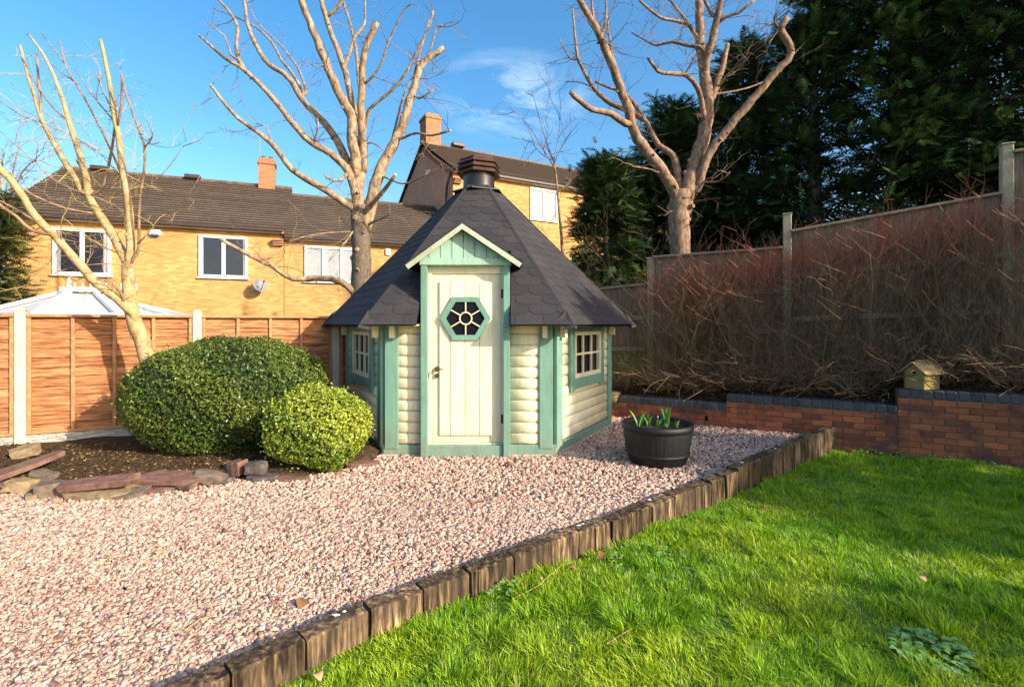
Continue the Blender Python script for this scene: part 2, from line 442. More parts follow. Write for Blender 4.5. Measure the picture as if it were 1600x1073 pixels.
M['lawnsoil'] = simple('lawn_thatch', (0.09, 0.16, 0.015), 0.95, 0.4, 12, bump=0.8)
M['earth'] = simple('far_ground', (0.09, 0.1, 0.05), 0.95, 0.3, 0.5)
M['grass'] = leafmat('grass_blades', 0.42, 0.45, 0.3)
M['leaf'] = leafmat('clipped_leaf', 0.22, 0.4, 0.4)
M['conifer'] = leafmat('conifer_foliage', 0.15, 0.65, 0.15)
M['litter'] = leafmat('dead_leaf', 0.2, 0.8, 0.1)
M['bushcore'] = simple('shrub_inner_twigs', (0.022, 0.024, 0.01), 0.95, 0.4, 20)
def bark(name, stops, sc_=7, moss=None, pat=0.9):
    t = NT(name); n = t.noise(sc_, 8, stretch=(1.6, 1.6, 0.8), rough=0.68, dist=0.4); c = t.ramp(n, stops)
    n3 = t.noise(sc_*7, 4); c = t.mix(1.0, c, t.mix(n3, (0.55,)*3, (1.35,)*3), 'MULTIPLY')
    knot = t.ramp(t.noise(3.3, 2), [(0.64, (0, 0, 0)), (0.7, (0.7,)*3)]); c = t.mix(knot, c, dull(stops[0][1], 0.8))
    if moss: c = t.mix(t.ramp(t.noise(1.4, 3), [(0.45, (0, 0, 0)), (0.65, (0.5,)*3)]), c, moss)
    t.bump(n3, 0.6, 0.012); return t.fin(c, 0.85, 0.15)
M['bark_mid'] = bark('smooth_tan_bark', [(0.34, (0.1, 0.065, 0.04)), (0.44, (0.23, 0.155, 0.095)), (0.56, (0.36, 0.26, 0.165)), (0.75, (0.56, 0.45, 0.3))])
M['bark_base'] = bark('rough_grey_bark', [(0.3, (0.06, 0.05, 0.04)), (0.55, (0.17, 0.13, 0.095)), (0.8, (0.34, 0.27, 0.2))], 16)
M['bark_left'] = bark('pale_yellow_bark', [(0.32, (0.2, 0.125, 0.055)), (0.48, (0.42, 0.29, 0.15)), (0.8, (0.58, 0.44, 0.26))], moss=(0.4, 0.3, 0.12))
M['bark_right'] = bark('brown_flaky_bark', [(0.34, (0.085, 0.05, 0.03)), (0.46, (0.22, 0.14, 0.09)), (0.58, (0.32, 0.21, 0.14)), (0.75, (0.5, 0.38, 0.27))], 9)
M['bark_thin'] = bark('reddish_branch_bark', [(0.3, (0.14, 0.08, 0.05)), (0.6, (0.38, 0.24, 0.16))])
M['cutwood'] = simple('cut_branch_end', (0.5, 0.38, 0.2), 0.8)
M['twig'] = simple('thin_twig', (0.2, 0.14, 0.09), 0.8, 0.3, 5)
M['twig_y'] = simple('yellow_twig', (0.36, 0.27, 0.1), 0.8, 0.3, 5)
M['stem_green'] = bark('green_brown_stem', [(0.3, (0.08, 0.065, 0.03)), (0.7, (0.22, 0.19, 0.08))])
M['twig_red'] = simple('red_shoot', (0.36, 0.125, 0.065), 0.6, 0.5, 3)
M['twig_brown'] = simple('brown_shoot', (0.21, 0.12, 0.06), 0.7, 0.5, 3)
M['barrel'] = simple('black_plastic_barrel', (0.009, 0.009, 0.011), 0.5, 0.3, 25, 0.4, bump=0.4)
M['compost'] = simple('compost', (0.05, 0.032, 0.02), 0.95, 0.5, 40, bump=1.0)
M['tulip'] = simple('fresh_green_leaf', (0.16, 0.36, 0.06), 0.4, 0.3, 12)
M['birdwood'] = wood('varnished_pine', [(0.3, (0.3, 0.21, 0.07)), (0.7, (0.46, 0.35, 0.13))], grain=(4, 4, 22), scale=4, rv=0.1)
M['birdroof'] = wood('pine_roof_board', [(0.3, (0.42, 0.25, 0.11)), (0.7, (0.62, 0.42, 0.2))], grain=(20, 2, 2), scale=4, rv=0.12)
M['hole'] = simple('dark_hole', (0.01, 0.008, 0.006), 0.9)
M['terracotta'] = simple('tan_clay', (0.36, 0.26, 0.13), 0.85, 0.25, 20)
def stone_mat(name, a, b):
    t = NT(name); n = t.noise(13, 7, rough=0.65); c = t.ramp(n, [(0.3, a), (0.7, b)])
    c = t.mix(t.ramp(t.noise(4, 4), [(0.6, (0, 0, 0)), (0.75, (0.5,)*3)]), c, (0.2, 0.2, 0.06))
    t.bump(n, 0.7, 0.02); return t.fin(c, 0.85, 0.2)
M['redstone'] = stone_mat('red_slate', (0.10, 0.052, 0.042), (0.24, 0.135, 0.105))
M['greystone'] = stone_mat('grey_slate', (0.08, 0.058, 0.045), (0.22, 0.165, 0.125))
M['tanstone'] = stone_mat('tan_stone', (0.16, 0.11, 0.06), (0.36, 0.27, 0.16))
M['darkstone'] = stone_mat('dark_speckled_stone', (0.035, 0.03, 0.028), (0.15, 0.13, 0.12))

# ------------------------------------------------------------------ ground
LAWN_Z = -0.14
LA = Vector((-0.689, 2.406)); LD = Vector((0.786, 0.618)).normalized(); LN = Vector((-LD.y, LD.x))   # lawn-side top edge of the timber edging; LN points to gravel
EDGE = [(-6.0, -3.2), (-2.2, 0.82), (-1.111, 1.962), (-.9025, 2.179), (-.689, 2.406), (-.458, 2.590), (-.232, 2.768), (.23, 3.127), (.447, 3.298), (.876, 3.63), (1.077, 3.80), (1.535, 4.15), (2.11, 4.62), (4.22, 6.46), (6.0, 8.0)]
EX_ = np.array([p[0] for p in EDGE]); EY_ = np.array([p[1] for p in EDGE])
def edge_d(x, y): return (y-np.interp(x, EX_, EY_))*0.76       # >0 on the gravel side of the timber edging
WA = Vector((4.17, 6.46)); WD = Vector((1.57, -0.9)).normalized()        # garden wall face line (dir to the right)
WN = Vector((WD.y, -WD.x))                                                # towards the camera
if WN.y > 0: WN = -WN
def sheet(name, pts, z, mat, kind='structure', n=None, parent=None):
    mb = MB(); mb.add([(p[0], p[1], z if len(p) < 3 else p[2]) for p in pts], [list(range(len(pts)))])
    return mb.build(name, mat, parent, kind=kind)
big = 600
tag(sheet('ground', [(-big, -big), (big, -big), (big, big), (-big, big)], -0.62, M['earth']), 'grassy earth ground stretching away past the gardens and fences')
g_t0, g_t1 = -6.0, 6.35
e0 = LA+LD*g_t0+LN*0.05; e1 = LA+LD*g_t1+LN*0.05
w_left = WA+WD*(-5.6)
gravel_poly = [(p[0]-.04, p[1]+.05) for p in EDGE[:-1]]+[tuple(w_left+Vector((0.0, 0.6))), (-8.5, 11.0), (-8.5, -4.0), (-6.04, -4.0)]
mb = MB()
pp = [Vector((p[0], p[1], 0.0)) for p in gravel_poly]
mb.prism(pp, (0, 0, -0.6))
tag(mb.build('gravel_path', M['gravelbase'], kind='structure'), 'compacted stone base beneath the pink gravel in front of the hut')
# lawn sheet with gentle undulation
def lawn_base(x, y): return -0.035-0.11*min(1.0, max(0.0, (y-3.0)/3.2))
def lawn_h(x, y): return lawn_base(x, y) + 0.035*noise.noise(Vector((x*0.9, y*0.9, 3.1))) + 0.012*noise.noise(Vector((x*3, y*3, 1)))
nx, ny = 70, 60
xs = np.linspace(-6, 12, nx); ys = np.linspace(-5, 8, ny)
V = []; Fq = []
for j in range(ny):
    for i in range(nx): V.append((xs[i], ys[j], lawn_h(xs[i], ys[j])))
def in_lawn(x, y, m=0.0):
    p = Vector((x, y)); return (p-LA).dot(LN) < -m and (p-WA).dot(WN) > m
for j in range(ny-1):
    for i in range(nx-1):
        cx, cy = (xs[i]+xs[i+1])/2, (ys[j]+ys[j+1])/2
        if edge_d(cx, cy) < 0.2 and (Vector((cx, cy))-WA).dot(WN) > -0.25:
            Fq.append([j*nx+i, j*nx+i+1, (j+1)*nx+i+1, (j+1)*nx+i])
mb = MB(); mb.add(V, Fq); tag(mb.build('lawn', M['lawnsoil'], smooth=True, kind='structure'), 'lawn soil and thatch beneath the grass')

# ------------------------------------------------------------------ gravel chippings
bed_edge = [(-7.5, 4.55), (-4.55, 4.45), (-3.95, 4.28), (-3.4, 4.25), (-3.0, 4.45), (-2.65, 4.72), (-2.1, 4.75), (-1.75, 5.0), (-1.45, 5.45)]
def bed_y(x): return np.interp(x, [p[0] for p in bed_edge], [p[1] for p in bed_edge], right=99)
def pebbles(name, n, ymin, ymax, size, seed):
    rng = np.random.default_rng(seed)
    # density in the plan that falls off with distance
    Y = ymin*(ymax/ymin)**rng.random(n*3); X = (rng.random(n*3)*2.25-1.12)*Y - 0.1*0
    keep = np.ones(len(X), bool)
    keep &= edge_d(X, Y) > 0.11
    keep &= ((X-WA.x)*WN.x+(Y-WA.y)*WN.y) > 0.0
    keep &= (Y < bed_y(X)) | (X > -1.5)
    hx, hy = X+0.486, Y-7.27
    ang = np.arctan2(hy, hx); k = np.round((ang-PI/6)/(PI/3))*(PI/3)+PI/6
    keep &= (hx*np.cos(k)+hy*np.sin(k)) > 1.70
    X = X[keep][:n]; Y = Y[keep][:n]; m = len(X)
    base = np.array([[x, y, z] for x in (-1, 1) for y in (-1, 1) for z in (-1, 1)], float)
    quad = np.array([[0, 1, 3, 2], [4, 6, 7, 5], [0, 4, 5, 1], [2, 3, 7, 6], [0, 2, 6, 4], [1, 5, 7, 3]])
    V = base[None]*rng.uniform(0.5, 1.0, (m, 8, 3))
    s = size*rng.lognormal(0, 0.32, m); s = np.clip(s, size*0.45, size*2.1)*(1+0.10*np.clip(Y-3, 0, 4))
    V = V*np.stack([s*0.62, s*0.46, s*0.34], 1)[:, None, :]
    a, b, c = rng.random(m)*2*PI, rng.normal(0, 0.5, m), rng.normal(0, 0.5, m)
    def rot(V, ax, an):
        i, j = [(1, 2), (0, 2), (0, 1)][ax]; co, si = np.cos(an)[:, None], np.sin(an)[:, None]
        vi, vj = V[..., i].copy(), V[..., j].copy(); V[..., i] = vi*co-vj*si; V[..., j] = vi*si+vj*co; return V
    V = rot(V, 0, b); V = rot(V, 1, c); V = rot(V, 2, a)
    V[..., 0] += X[:, None]; V[..., 1] += Y[:, None]; V[..., 2] += (0.004+rng.random(m)*0.012)[:, None]
    quad = quad[[0, 1, 2, 3, 5]]
    T = (quad[None]+(np.arange(m)*8)[:, None, None]).reshape(-1, 4)
    pal = np.array([[0.57, 0.38, 0.285], [0.59, 0.42, 0.32], [0.52, 0.32, 0.245], [0.72, 0.57, 0.46], [0.38, 0.215, 0.155], [0.57, 0.36, 0.29], [0.62, 0.46, 0.33], [0.25, 0.135, 0.1]])
    pr = np.array([.23, .2, .15, .09, .10, .13, .06, .04]); pr /= pr.sum()
    C = pal[rng.choice(len(pal), m, p=pr)]*rng.uniform(0.84, 1.04, (m, 1))*(0.93+0.07*np.sin(X*1.7+np.sin(Y*2.3))*np.sin(Y*1.9))[:, None]; C = np.repeat(C, 8, 0)
    return V.reshape(-1, 3), T, C
parts = [pebbles('g', 58000, 1.7, 4.2, 0.0172, 1), pebbles('g', 42000, 3.4, 8.6, 0.0206, 2)]
off = 0; VV = []; TT = []; CC = []
for V_, T_, C_ in parts: VV.append(V_); TT.append(T_+off); CC.append(C_); off += len(V_)
o = np_obj('gravel', np.concatenate(VV), np.concatenate(TT), M['stonechip'], col=np.concatenate(CC), kind='stuff')
tag(o, 'pinkish crushed stone gravel covering the ground before the garden hut', 'gravel')

# ------------------------------------------------------------------ grass
def blades(n, seed, ylo, yhi, hmul=1.0):
    rng = np.random.default_rng(seed)
    Y = ylo*(yhi/ylo)**(rng.random(n*3)**0.9); X = (rng.random(n*3)*2.2-0.75)*Y
    keep = (edge_d(X, Y) < -0.01) & (((X-WA.x)*WN.x+(Y-WA.y)*WN.y) > 0.03)
    X, Y = X[keep][:n], Y[keep][:n]; m = len(X)
    # clumping
    cell = 0.16; gx, gy = np.floor(X/cell), np.floor(Y/cell)
    def h(a, b, k): v = np.sin(a*127.1+b*311.7+k*74.7)*43758.5453; return v-np.floor(v)
    cxp = (gx+h(gx, gy, 1))*cell; cyp = (gy+h(gx, gy, 2))*cell
    dx, dy = X-cxp, Y-cyp; dn = np.sqrt(dx*dx+dy*dy)+1e-4
    hfac = 0.55+0.75*h(gx, gy, 3); g2x, g2y = np.floor(X/0.6), np.floor(Y/0.6)
    big_ = 0.8+0.4*(0.5+0.5*np.sin(X*2.1+1.3*np.sin(Y*1.7))*np.cos(Y*2.6+X))
    moss = np.clip((np.sin(X*2.3+2.1*np.sin(Y*1.4))*np.sin(Y*2.9+1.7*np.sin(X*1.9))-.35)*3, 0, 1)
    H = 0.061*(1-.3*moss)*hfac*big_*rng.uniform(0.55, 1.45, m)*hmul
    wdt = rng.uniform(0.0016, 0.0034, m)*(1+0.16*np.clip(Y-2, 0, 6))
    ang = np.arctan2(dy, dx)+rng.normal(0, 0.9, m)
    lean = np.clip(rng.normal(0.42, 0.25, m)+dn/cell*0.35, 0.02, 1.3)
    fx, fy = np.cos(ang), np.sin(ang); sx, sy = -fy, fx
    tw = rng.normal(0, 0.6, m); sx, sy = sx*np.cos(tw)+fx*np.sin(tw), sy*np.cos(tw)+fy*np.sin(tw)
    z0 = -0.035-0.11*np.clip((Y-3.0)/3.2, 0, 1)-0.012
    z0 = z0 + np.array([0.035*noise.noise(Vector((x*0.9, y*0.9, 3.1))) for x, y in zip(X, Y)])
    V = np.zeros((m, 5, 3))
    def put(i, t, wk, sgn):
        out_ = lean*H*t*t; V[:, i, 0] = X+fx*out_+sx*wdt*wk*sgn; V[:, i, 1] = Y+fy*out_+sy*wdt*wk*sgn
        V[:, i, 2] = z0+H*t*(1-0.32*lean*t)
    put(0, 0, 1, -1); put(1, 0, 1, 1); put(2, 0.55, 0.8, -1); put(3, 0.55, 0.8, 1); put(4, 1.0, 0, 0)
    T = np.array([[0, 1, 3], [0, 3, 2], [2, 3, 4]])[None]+(np.arange(m)*5)[:, None, None]
    q = rng.random(m); base = np.array([0.22, 0.44, 0.015]); yel = np.array([0.58, 0.62, 0.03]); dk = np.array([0.10, 0.26, 0.02]); straw = np.array([0.5, 0.42, 0.2])
    patch = 0.5+0.5*np.sin(X*3.1+Y*1.3+2*np.sin(Y*2.2))*np.sin(Y*3.7-X*1.1)
    C = base[None]*(1-patch[:, None]*0.5)+yel[None]*(patch[:, None]*0.5)
    mixd = (q < 0.28)[:, None]; C = np.where(mixd, dk[None]*0.6+C*0.4, C)
    C = C*(1-.35*moss[:, None])+np.array([.55, .62, .02])[None]*.35*moss[:, None]; C = np.where((q > 0.965)[:, None], straw[None], C); C = C*rng.uniform(0.75, 1.25, (m, 1))
    return V.reshape(-1, 3), T.reshape(-1, 3), np.repeat(C, 5, 0)
a = blades(156000, 3, 1.5, 4.2); b = blades(86000, 4, 3.6, 8.0, 1.0)
o = np_obj('grass', np.concatenate([a[0], b[0]]), np.concatenate([a[1], b[1]+len(a[0])]), M['grass'], col=np.concatenate([a[2], b[2]]), kind='stuff')
tag(o, 'bright green lawn grass with yellowish patches beyond the timber edging', 'grass')

# ------------------------------------------------------------------ generic leaf scatter
def leafcloud(P, Nn, size, cols, rng, flat=0.6, aspect=0.55):
    """rhombic leaves at points P, facing normals Nn blended with random"""
    m = len(P)
    r = rng.normal(size=(m, 3)); n = Nn*flat+r*(1-flat)*0.8; n /= np.linalg.norm(n, axis=1, keepdims=True)+1e-9
    t = np.cross(n, rng.normal(size=(m, 3))); t /= np.linalg.norm(t, axis=1, keepdims=True)+1e-9
    b_ = np.cross(n, t); s = size*rng.uniform(0.7, 1.3, (m, 1))
    V = np.stack([P-t*s*0.5, P+b_*s*0.5*aspect+n*s*0.06, P+t*s*0.5, P-b_*s*0.5*aspect+n*s*0.06], 1)
    T = np.array([[0, 1, 2], [0, 2, 3]])[None]+(np.arange(m)*4)[:, None, None]
    return V.reshape(-1, 3), T.reshape(-1, 3), np.repeat(cols, 4, 0)

def topiary(name, label, c, hx, hy, zt, n, size, seed, ca, cb_, ex=2.6, sag=0.12, base=0.02):
    rng = np.random.default_rng(seed)
    root = thing(name, label, 'bush', (c[0], c[1], 0))
    # superellipsoid directions
    d = rng.normal(size=(n, 3)); d /= np.linalg.norm(d, axis=1, keepdims=True)
    hz = (zt-base)/2
    def surf(d):
        e = ex; r = (np.abs(d[:, 0])**e+np.abs(d[:, 1])**e+np.abs(d[:, 2])**e)**(-1/e)
        P = d*r[:, None]
        sq = 1-0.16*np.clip(-P[:, 2], 0, 1)**1.5
        P[:, 0] *= sq; P[:, 1] *= sq
        return P
    P = surf(d)
    nrm = np.sign(P)*np.abs(P)**(ex-1)/np.array([hx, hy, hz]); nrm /= np.linalg.norm(nrm, axis=1, keepdims=True)+1e-9
    W = P*np.array([hx, hy, hz])
    lump = 0.05*np.sin(W[:, 0]*7+seed)*np.sin(W[:, 1]*8)*np.cos(W[:, 2]*9)+0.03*np.sin(W[:, 0]*3.1+W[:, 2]*4+seed)
    fine = 0.018*np.sin(W[:, 0]*31+3*np.sin(W[:, 1]*27))*np.sin(W[:, 2]*33+2*np.sin(W[:, 0]*22))
    depth = rng.random(n)**2.2*0.11-0.012-0.05*(rng.random(n) > .985)
    holes = np.clip(-fine/0.018-0.35, 0, 1)*0.05
    W = W+nrm*(lump+fine-depth-holes)[:, None]
    W = W+np.array([c[0], c[1], base+hz])
    q = np.clip(0.5+0.5*np.sin(W[:, 0]*5+W[:, 2]*7+seed)+rng.normal(0, 0.3, n), 0, 1)[:, None]
    C = np.array(ca)*(1-q)+np.array(cb_)*q
    C = C*rng.uniform(0.75, 1.2, (n, 1)); br = rng.random(n) < 0.008; C[br] = [0.22, 0.14, 0.05]
    V, T, Cc = leafcloud(W, nrm, size, C, rng, 0.5, 0.6)
    np_obj('foliage', V, T, M['leaf'], root, Cc, kind='stuff')
    ns = int(n/420); di = rng.normal(size=(ns, 3)); di[:, 2] = np.abs(di[:, 2])*.8; di /= np.linalg.norm(di, axis=1, keepdims=True); S0 = surf(di)
    sn = np.sign(S0)*np.abs(S0)**(ex-1)/np.array([hx, hy, hz]); sn /= np.linalg.norm(sn, axis=1, keepdims=True); S0 = S0*np.array([hx, hy, hz])+np.array([c[0], c[1], base+hz])
    gr = sn*.6+np.array([0, 0, .7])+rng.normal(size=(ns, 3))*.3; gr /= np.linalg.norm(gr, axis=1, keepdims=True); ln_s = rng.uniform(.03, .085, ns)
    SP = (S0[:, None, :]+gr[:, None, :]*(ln_s[:, None]*np.linspace(.15, 1, 8)[None])[:, :, None]).reshape(-1, 3)+rng.normal(size=(ns*8, 3))*.006
    Vs, Ts, Cs = leafcloud(SP, np.repeat(sn, 8, 0), size*.9, np.tile(np.array(cb_)*1.05, (ns*8, 1))*rng.uniform(.8, 1.2, (ns*8, 1)), rng, .3, .6)
    np_obj('stray_shoots', Vs, Ts, M['leaf'], root, Cs, kind='stuff')
    # inner core
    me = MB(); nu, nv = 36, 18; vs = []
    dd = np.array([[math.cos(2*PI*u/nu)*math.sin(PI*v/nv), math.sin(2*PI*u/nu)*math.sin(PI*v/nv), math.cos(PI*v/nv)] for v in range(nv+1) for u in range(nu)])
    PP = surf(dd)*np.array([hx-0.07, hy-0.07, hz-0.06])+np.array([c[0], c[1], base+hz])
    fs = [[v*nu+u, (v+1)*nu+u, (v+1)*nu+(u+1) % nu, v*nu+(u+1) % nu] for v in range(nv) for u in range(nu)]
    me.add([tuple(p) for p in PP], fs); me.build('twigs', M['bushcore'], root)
    st = MB()
    for k in range(5):
        a_ = k*1.3; st.tube([(c[0]+0.04*math.cos(a_), c[1]+0.04*math.sin(a_), -0.03), (c[0]+0.2*math.cos(a_), c[1]+0.2*math.sin(a_), base+hz*0.6)], [0.025, 0.012], 6)
    st.build('stem', M['bark_base'], root)
    return root
topiary('topiary_bush', 'large dark green clipped dome bush in front of the orange fence', (-3.24, 5.70), 1.02, 0.72, 1.29, 62000, 0.028, 5, (0.045, 0.09, 0.014), (0.16, 0.21, 0.03), 2.6, base=0.04)
topiary('topiary_bush', 'small yellow green clipped bush beside the left wall of the hut', (-2.03, 5.13), 0.495, 0.42, 0.79, 30000, 0.03, 6, (0.15, 0.23, 0.025), (0.36, 0.41, 0.045), 2.7, base=0.02)

# ------------------------------------------------------------------ left planting bed
bedpts = bed_edge + [(-1.4, 6.2), (-2.6, 7.4), (-5.9, 5.85), (-7.5, 5.1)]
mb = MB()
gx, gy = 60, 26
def bed_h(x, y): return 0.03+0.07*min(1, max(0, (y-bed_y(x))/0.5)) + 0.03*noise.noise(Vector((x*2.5, y*2.5, 0)))
vs = []; fs = []; xs = np.linspace(-7.4, -1.5, gx)
for j in range(gy):
    for i in range(gx):
        y0 = float(bed_y(xs[i]))+0.06; y1 = 5.62+(xs[i]+6.1)*0.497+0.35; y = y0+(y1-y0)*j/(gy-1)
        vs.append((xs[i], y, bed_h(xs[i], y) if j else -0.02))
for j in range(gy-1):
    for i in range(gx-1): fs.append([j*gx+i, j*gx+i+1, (j+1)*gx+i+1, (j+1)*gx+i])
mb.add(vs, fs); tag(mb.build('planting_bed', M['soil'], smooth=True, kind='structure'), 'dark soil bed between the stone edging and the orange fence')

def stone(label, px, py, w_, d_, h_, mat, rot=0.0, tilt=(0, 0), z=0.0, kind='slab', Y=None, seed=0):
    if kind == 'slab' and h_ > .045: h_ *= .72; w_ *= 1.05
    rnd = random.Random(seed*13+5)
    p = gnd(px, py) if Y is None else at(px, py, Y)
    root_loc = (p.x, p.y, z)
    mb = MB()
    if kind == 'slab':
        n = 10; ang = sorted([2*PI*(k+rnd.uniform(-0.4, 0.4))/n for k in range(n)])
        rings = [(0.96, -0.5), (1.0, 0.42), (0.97, 0.5)]
        rr = [rnd.uniform(0.74, 1.12) for _ in ang]
        vs = []
        for (k, zz) in rings:
            for a_, r_ in zip(ang, rr):
                ca, sa = math.cos(a_), math.sin(a_); sq = (abs(ca)**7+abs(sa)**7)**(-1/7)
                vs.append(Vector((ca*sq*r_*k*w_/2, sa*sq*r_*k*d_/2, zz*h_+rnd.uniform(-.08, .08)*h_)))
        fs = []
        for i in range(len(rings)-1):
            for k in range(n): fs.append([i*n+k, i*n+(k+1) % n, (i+1)*n+(k+1) % n, (i+1)*n+k])
        fs.append([2*n+k for k in range(n)]); fs.append(list(range(n))[::-1])
    else:
        import bmesh
        bm = bmesh.new(); bmesh.ops.create_icosphere(bm, subdivisions=2, radius=1)
        vs = []
        for v in bm.verts:
            c_ = v.co; k = 1+0.45*noise.noise(c_*1.3+Vector((seed, 0, 0)))+0.12*noise.noise(c_*4+Vector((seed, 0, 0)))
            c_ = Vector((max(-0.72, min(0.75, c_.x*k)), max(-0.68, min(0.8, c_.y*k)), max(-0.6, min(.62+.2*c_.x, c_.z*k))))
            vs.append(Vector((c_.x*w_/2*1.1, c_.y*d_/2*1.1, c_.z*h_/2*1.1)))
        fs = [[v.index for v in f.verts] for f in bm.faces]; bm.free()
    RM = Matrix.Rotation(rot, 3, 'Z') @ Matrix.Rotation(tilt[0], 3, 'X') @ Matrix.Rotation(tilt[1], 3, 'Y')
    mn = min((RM @ v).z for v in vs)
    mb.add([RM @ v - Vector((0, 0, mn)) for v in vs], fs)
    me_o = mb.build('edging_stone', M[mat], local=True)
    me_o.location = (p.x, p.y, z)
    tag(me_o, label, 'stone', 'loose stones edging the planting bed')
    return me_o
stone('flat grey slab cut off by the left edge of the photo', 6, 742, .34, .3, .07, 'greystone', .2, (0, .1), 0, seed=1)
stone('thin reddish slab lying low at the left photo edge', 4, 757, .3, .26, .05, 'redstone', -.2, (0, .05), 0, seed=2)
stone('long dark red slab propped diagonally over the stones at far left', 38, 752, .52, .22, .06, 'redstone', .75, (.1, -.28), .06, seed=3)
stone('squared tan block leaning near the left concrete fence post', 40, 728, .24, .16, .12, 'tanstone', .6, (.25, -.2), .08, seed=4)
stone('greenish rough boulder below the diagonal red slab', 33, 770, .26, .22, .15, 'tanstone', .3, (0, .2), 0, 'b', seed=5)
stone('small grey brown block between tan block and red slab', 66, 757, .25, .18, .12, 'greystone', -.3, (0, .15), 0, seed=6)
stone('pale topped angular grey boulder at the front of the bed', 84, 776, .3, .24, .18, 'greystone', .4, (0, .1), 0, 'b', seed=7)
stone('mossy long flat stone beneath the long red slab', 158, 778, .6, .24, .075, 'tanstone', .12, (.1, 0), 0, seed=9)
stone('long thick red slab resting on the mossy flat stone', 152, 776, .56, .2, .075, 'redstone', .18, (.12, -.07), .07, seed=8)
stone('flat mauve grey stone lying between the two stacks of slabs', 200, 779, .28, .2, .06, 'greystone', .35, (.1, -.1), 0, seed=10)
stone('thin lower slab under the broad red slab by the dome bush', 256, 764, .56, .22, .055, 'greystone', .05, (.05, 0), 0, seed=11)
stone('broad red slab topping the middle stack by the dome bush', 265, 762, .58, .24, .07, 'redstone', .08, (.08, .02), .055, seed=12)
stone('small red chip of slab lying on gravel before the middle stack', 240, 772, .2, .12, .045, 'redstone', .1, (0, 0), 0, seed=13)
stone('wedge shaped grey boulder right of the middle stack', 329, 758, .36, .22, .15, 'greystone', .15, (0, .25), 0, 'b', seed=14)
stone('dark red block tucked under the dome bush', 368, 744, .24, .18, .17, 'redstone', -.2, (0, -.15), 0, seed=15)
stone('flat dark stone beneath the round speckled stone', 410, 750, .3, .18, .06, 'darkstone', .1, (0, 0), 0, seed=16)
stone('round dark speckled stone between the two clipped bushes', 401, 747, .23, .2, .16, 'darkstone', .1, (0, 0), .055, 'b', seed=17)
stone('low red stone half hidden under the small yellow green bush', 455, 752, .34, .14, .05, 'redstone', .05, (0, 0), 0, seed=18)
stone('low curved red stone between small bush and hut corner', 566, 730, .3, .12, .07, 'redstone', .5, (0, 0), 0, seed=19)

for lab, x_, y_, w_, d_, h_, m_, r_ in [('small red chip wedged beside the pale topped boulder', 112, 768, .16, .1, .05, 'redstone', .4), ('thin dark flake leaning under the middle stack', 290, 768, .24, .12, .03, 'greystone', -.2), ('little tan stone in front of the greenish boulder', 52, 782, .12, .1, .05, 'tanstone', .9),
        ('thin red flake lying on top of the mossy stack', 130, 770, .22, .14, .025, 'redstone', -.4), ('small dark stone right of the wedge shaped boulder', 352, 757, .14, .1, .06, 'darkstone', .3), ('thin brown flake behind the long red slab', 172, 762, .3, .12, .03, 'redstone', .3)]:
    stone(lab, x_, y_, w_, d_, h_, m_, r_, (random.uniform(-.1, .1), random.uniform(-.15, .15)), 0.02, seed=int(x_))
# leaf litter in the bed
rng = np.random.default_rng(11)
def litter(name, label, fn, n, size, seed, pal):
    rng = np.random.default_rng(seed); P = fn(rng, n); m = len(P)
    C = np.array(pal)[rng.integers(0, len(pal), m)]*rng.uniform(0.6, 1.2, (m, 1))
    V, T, C2 = leafcloud(P, np.tile([0, 0, 1.0], (m, 1)), size, C, rng, 0.75, 0.45)
    o = np_obj(name, V, T, M['litter'], col=C2, kind='stuff'); tag(o, label, 'leaf litter'); return o
def bedfn(rng, n):
    X = rng.uniform(-6.5, -1.6, n); Y = bed_y(X)+0.1+rng.random(n)*1.2
    Z = np.array([bed_h(x, y) for x, y in zip(X, Y)])+0.008
    return np.stack([X, Y, Z], 1)
litter('leaf_litter', 'dry brown leaf scraps scattered over the left soil bed', bedfn, 5000, 0.035, 12, [(0.2, 0.12, 0.055), (0.12, 0.07, 0.03), (0.3, 0.22, 0.1), (0.08, 0.05, 0.025)])

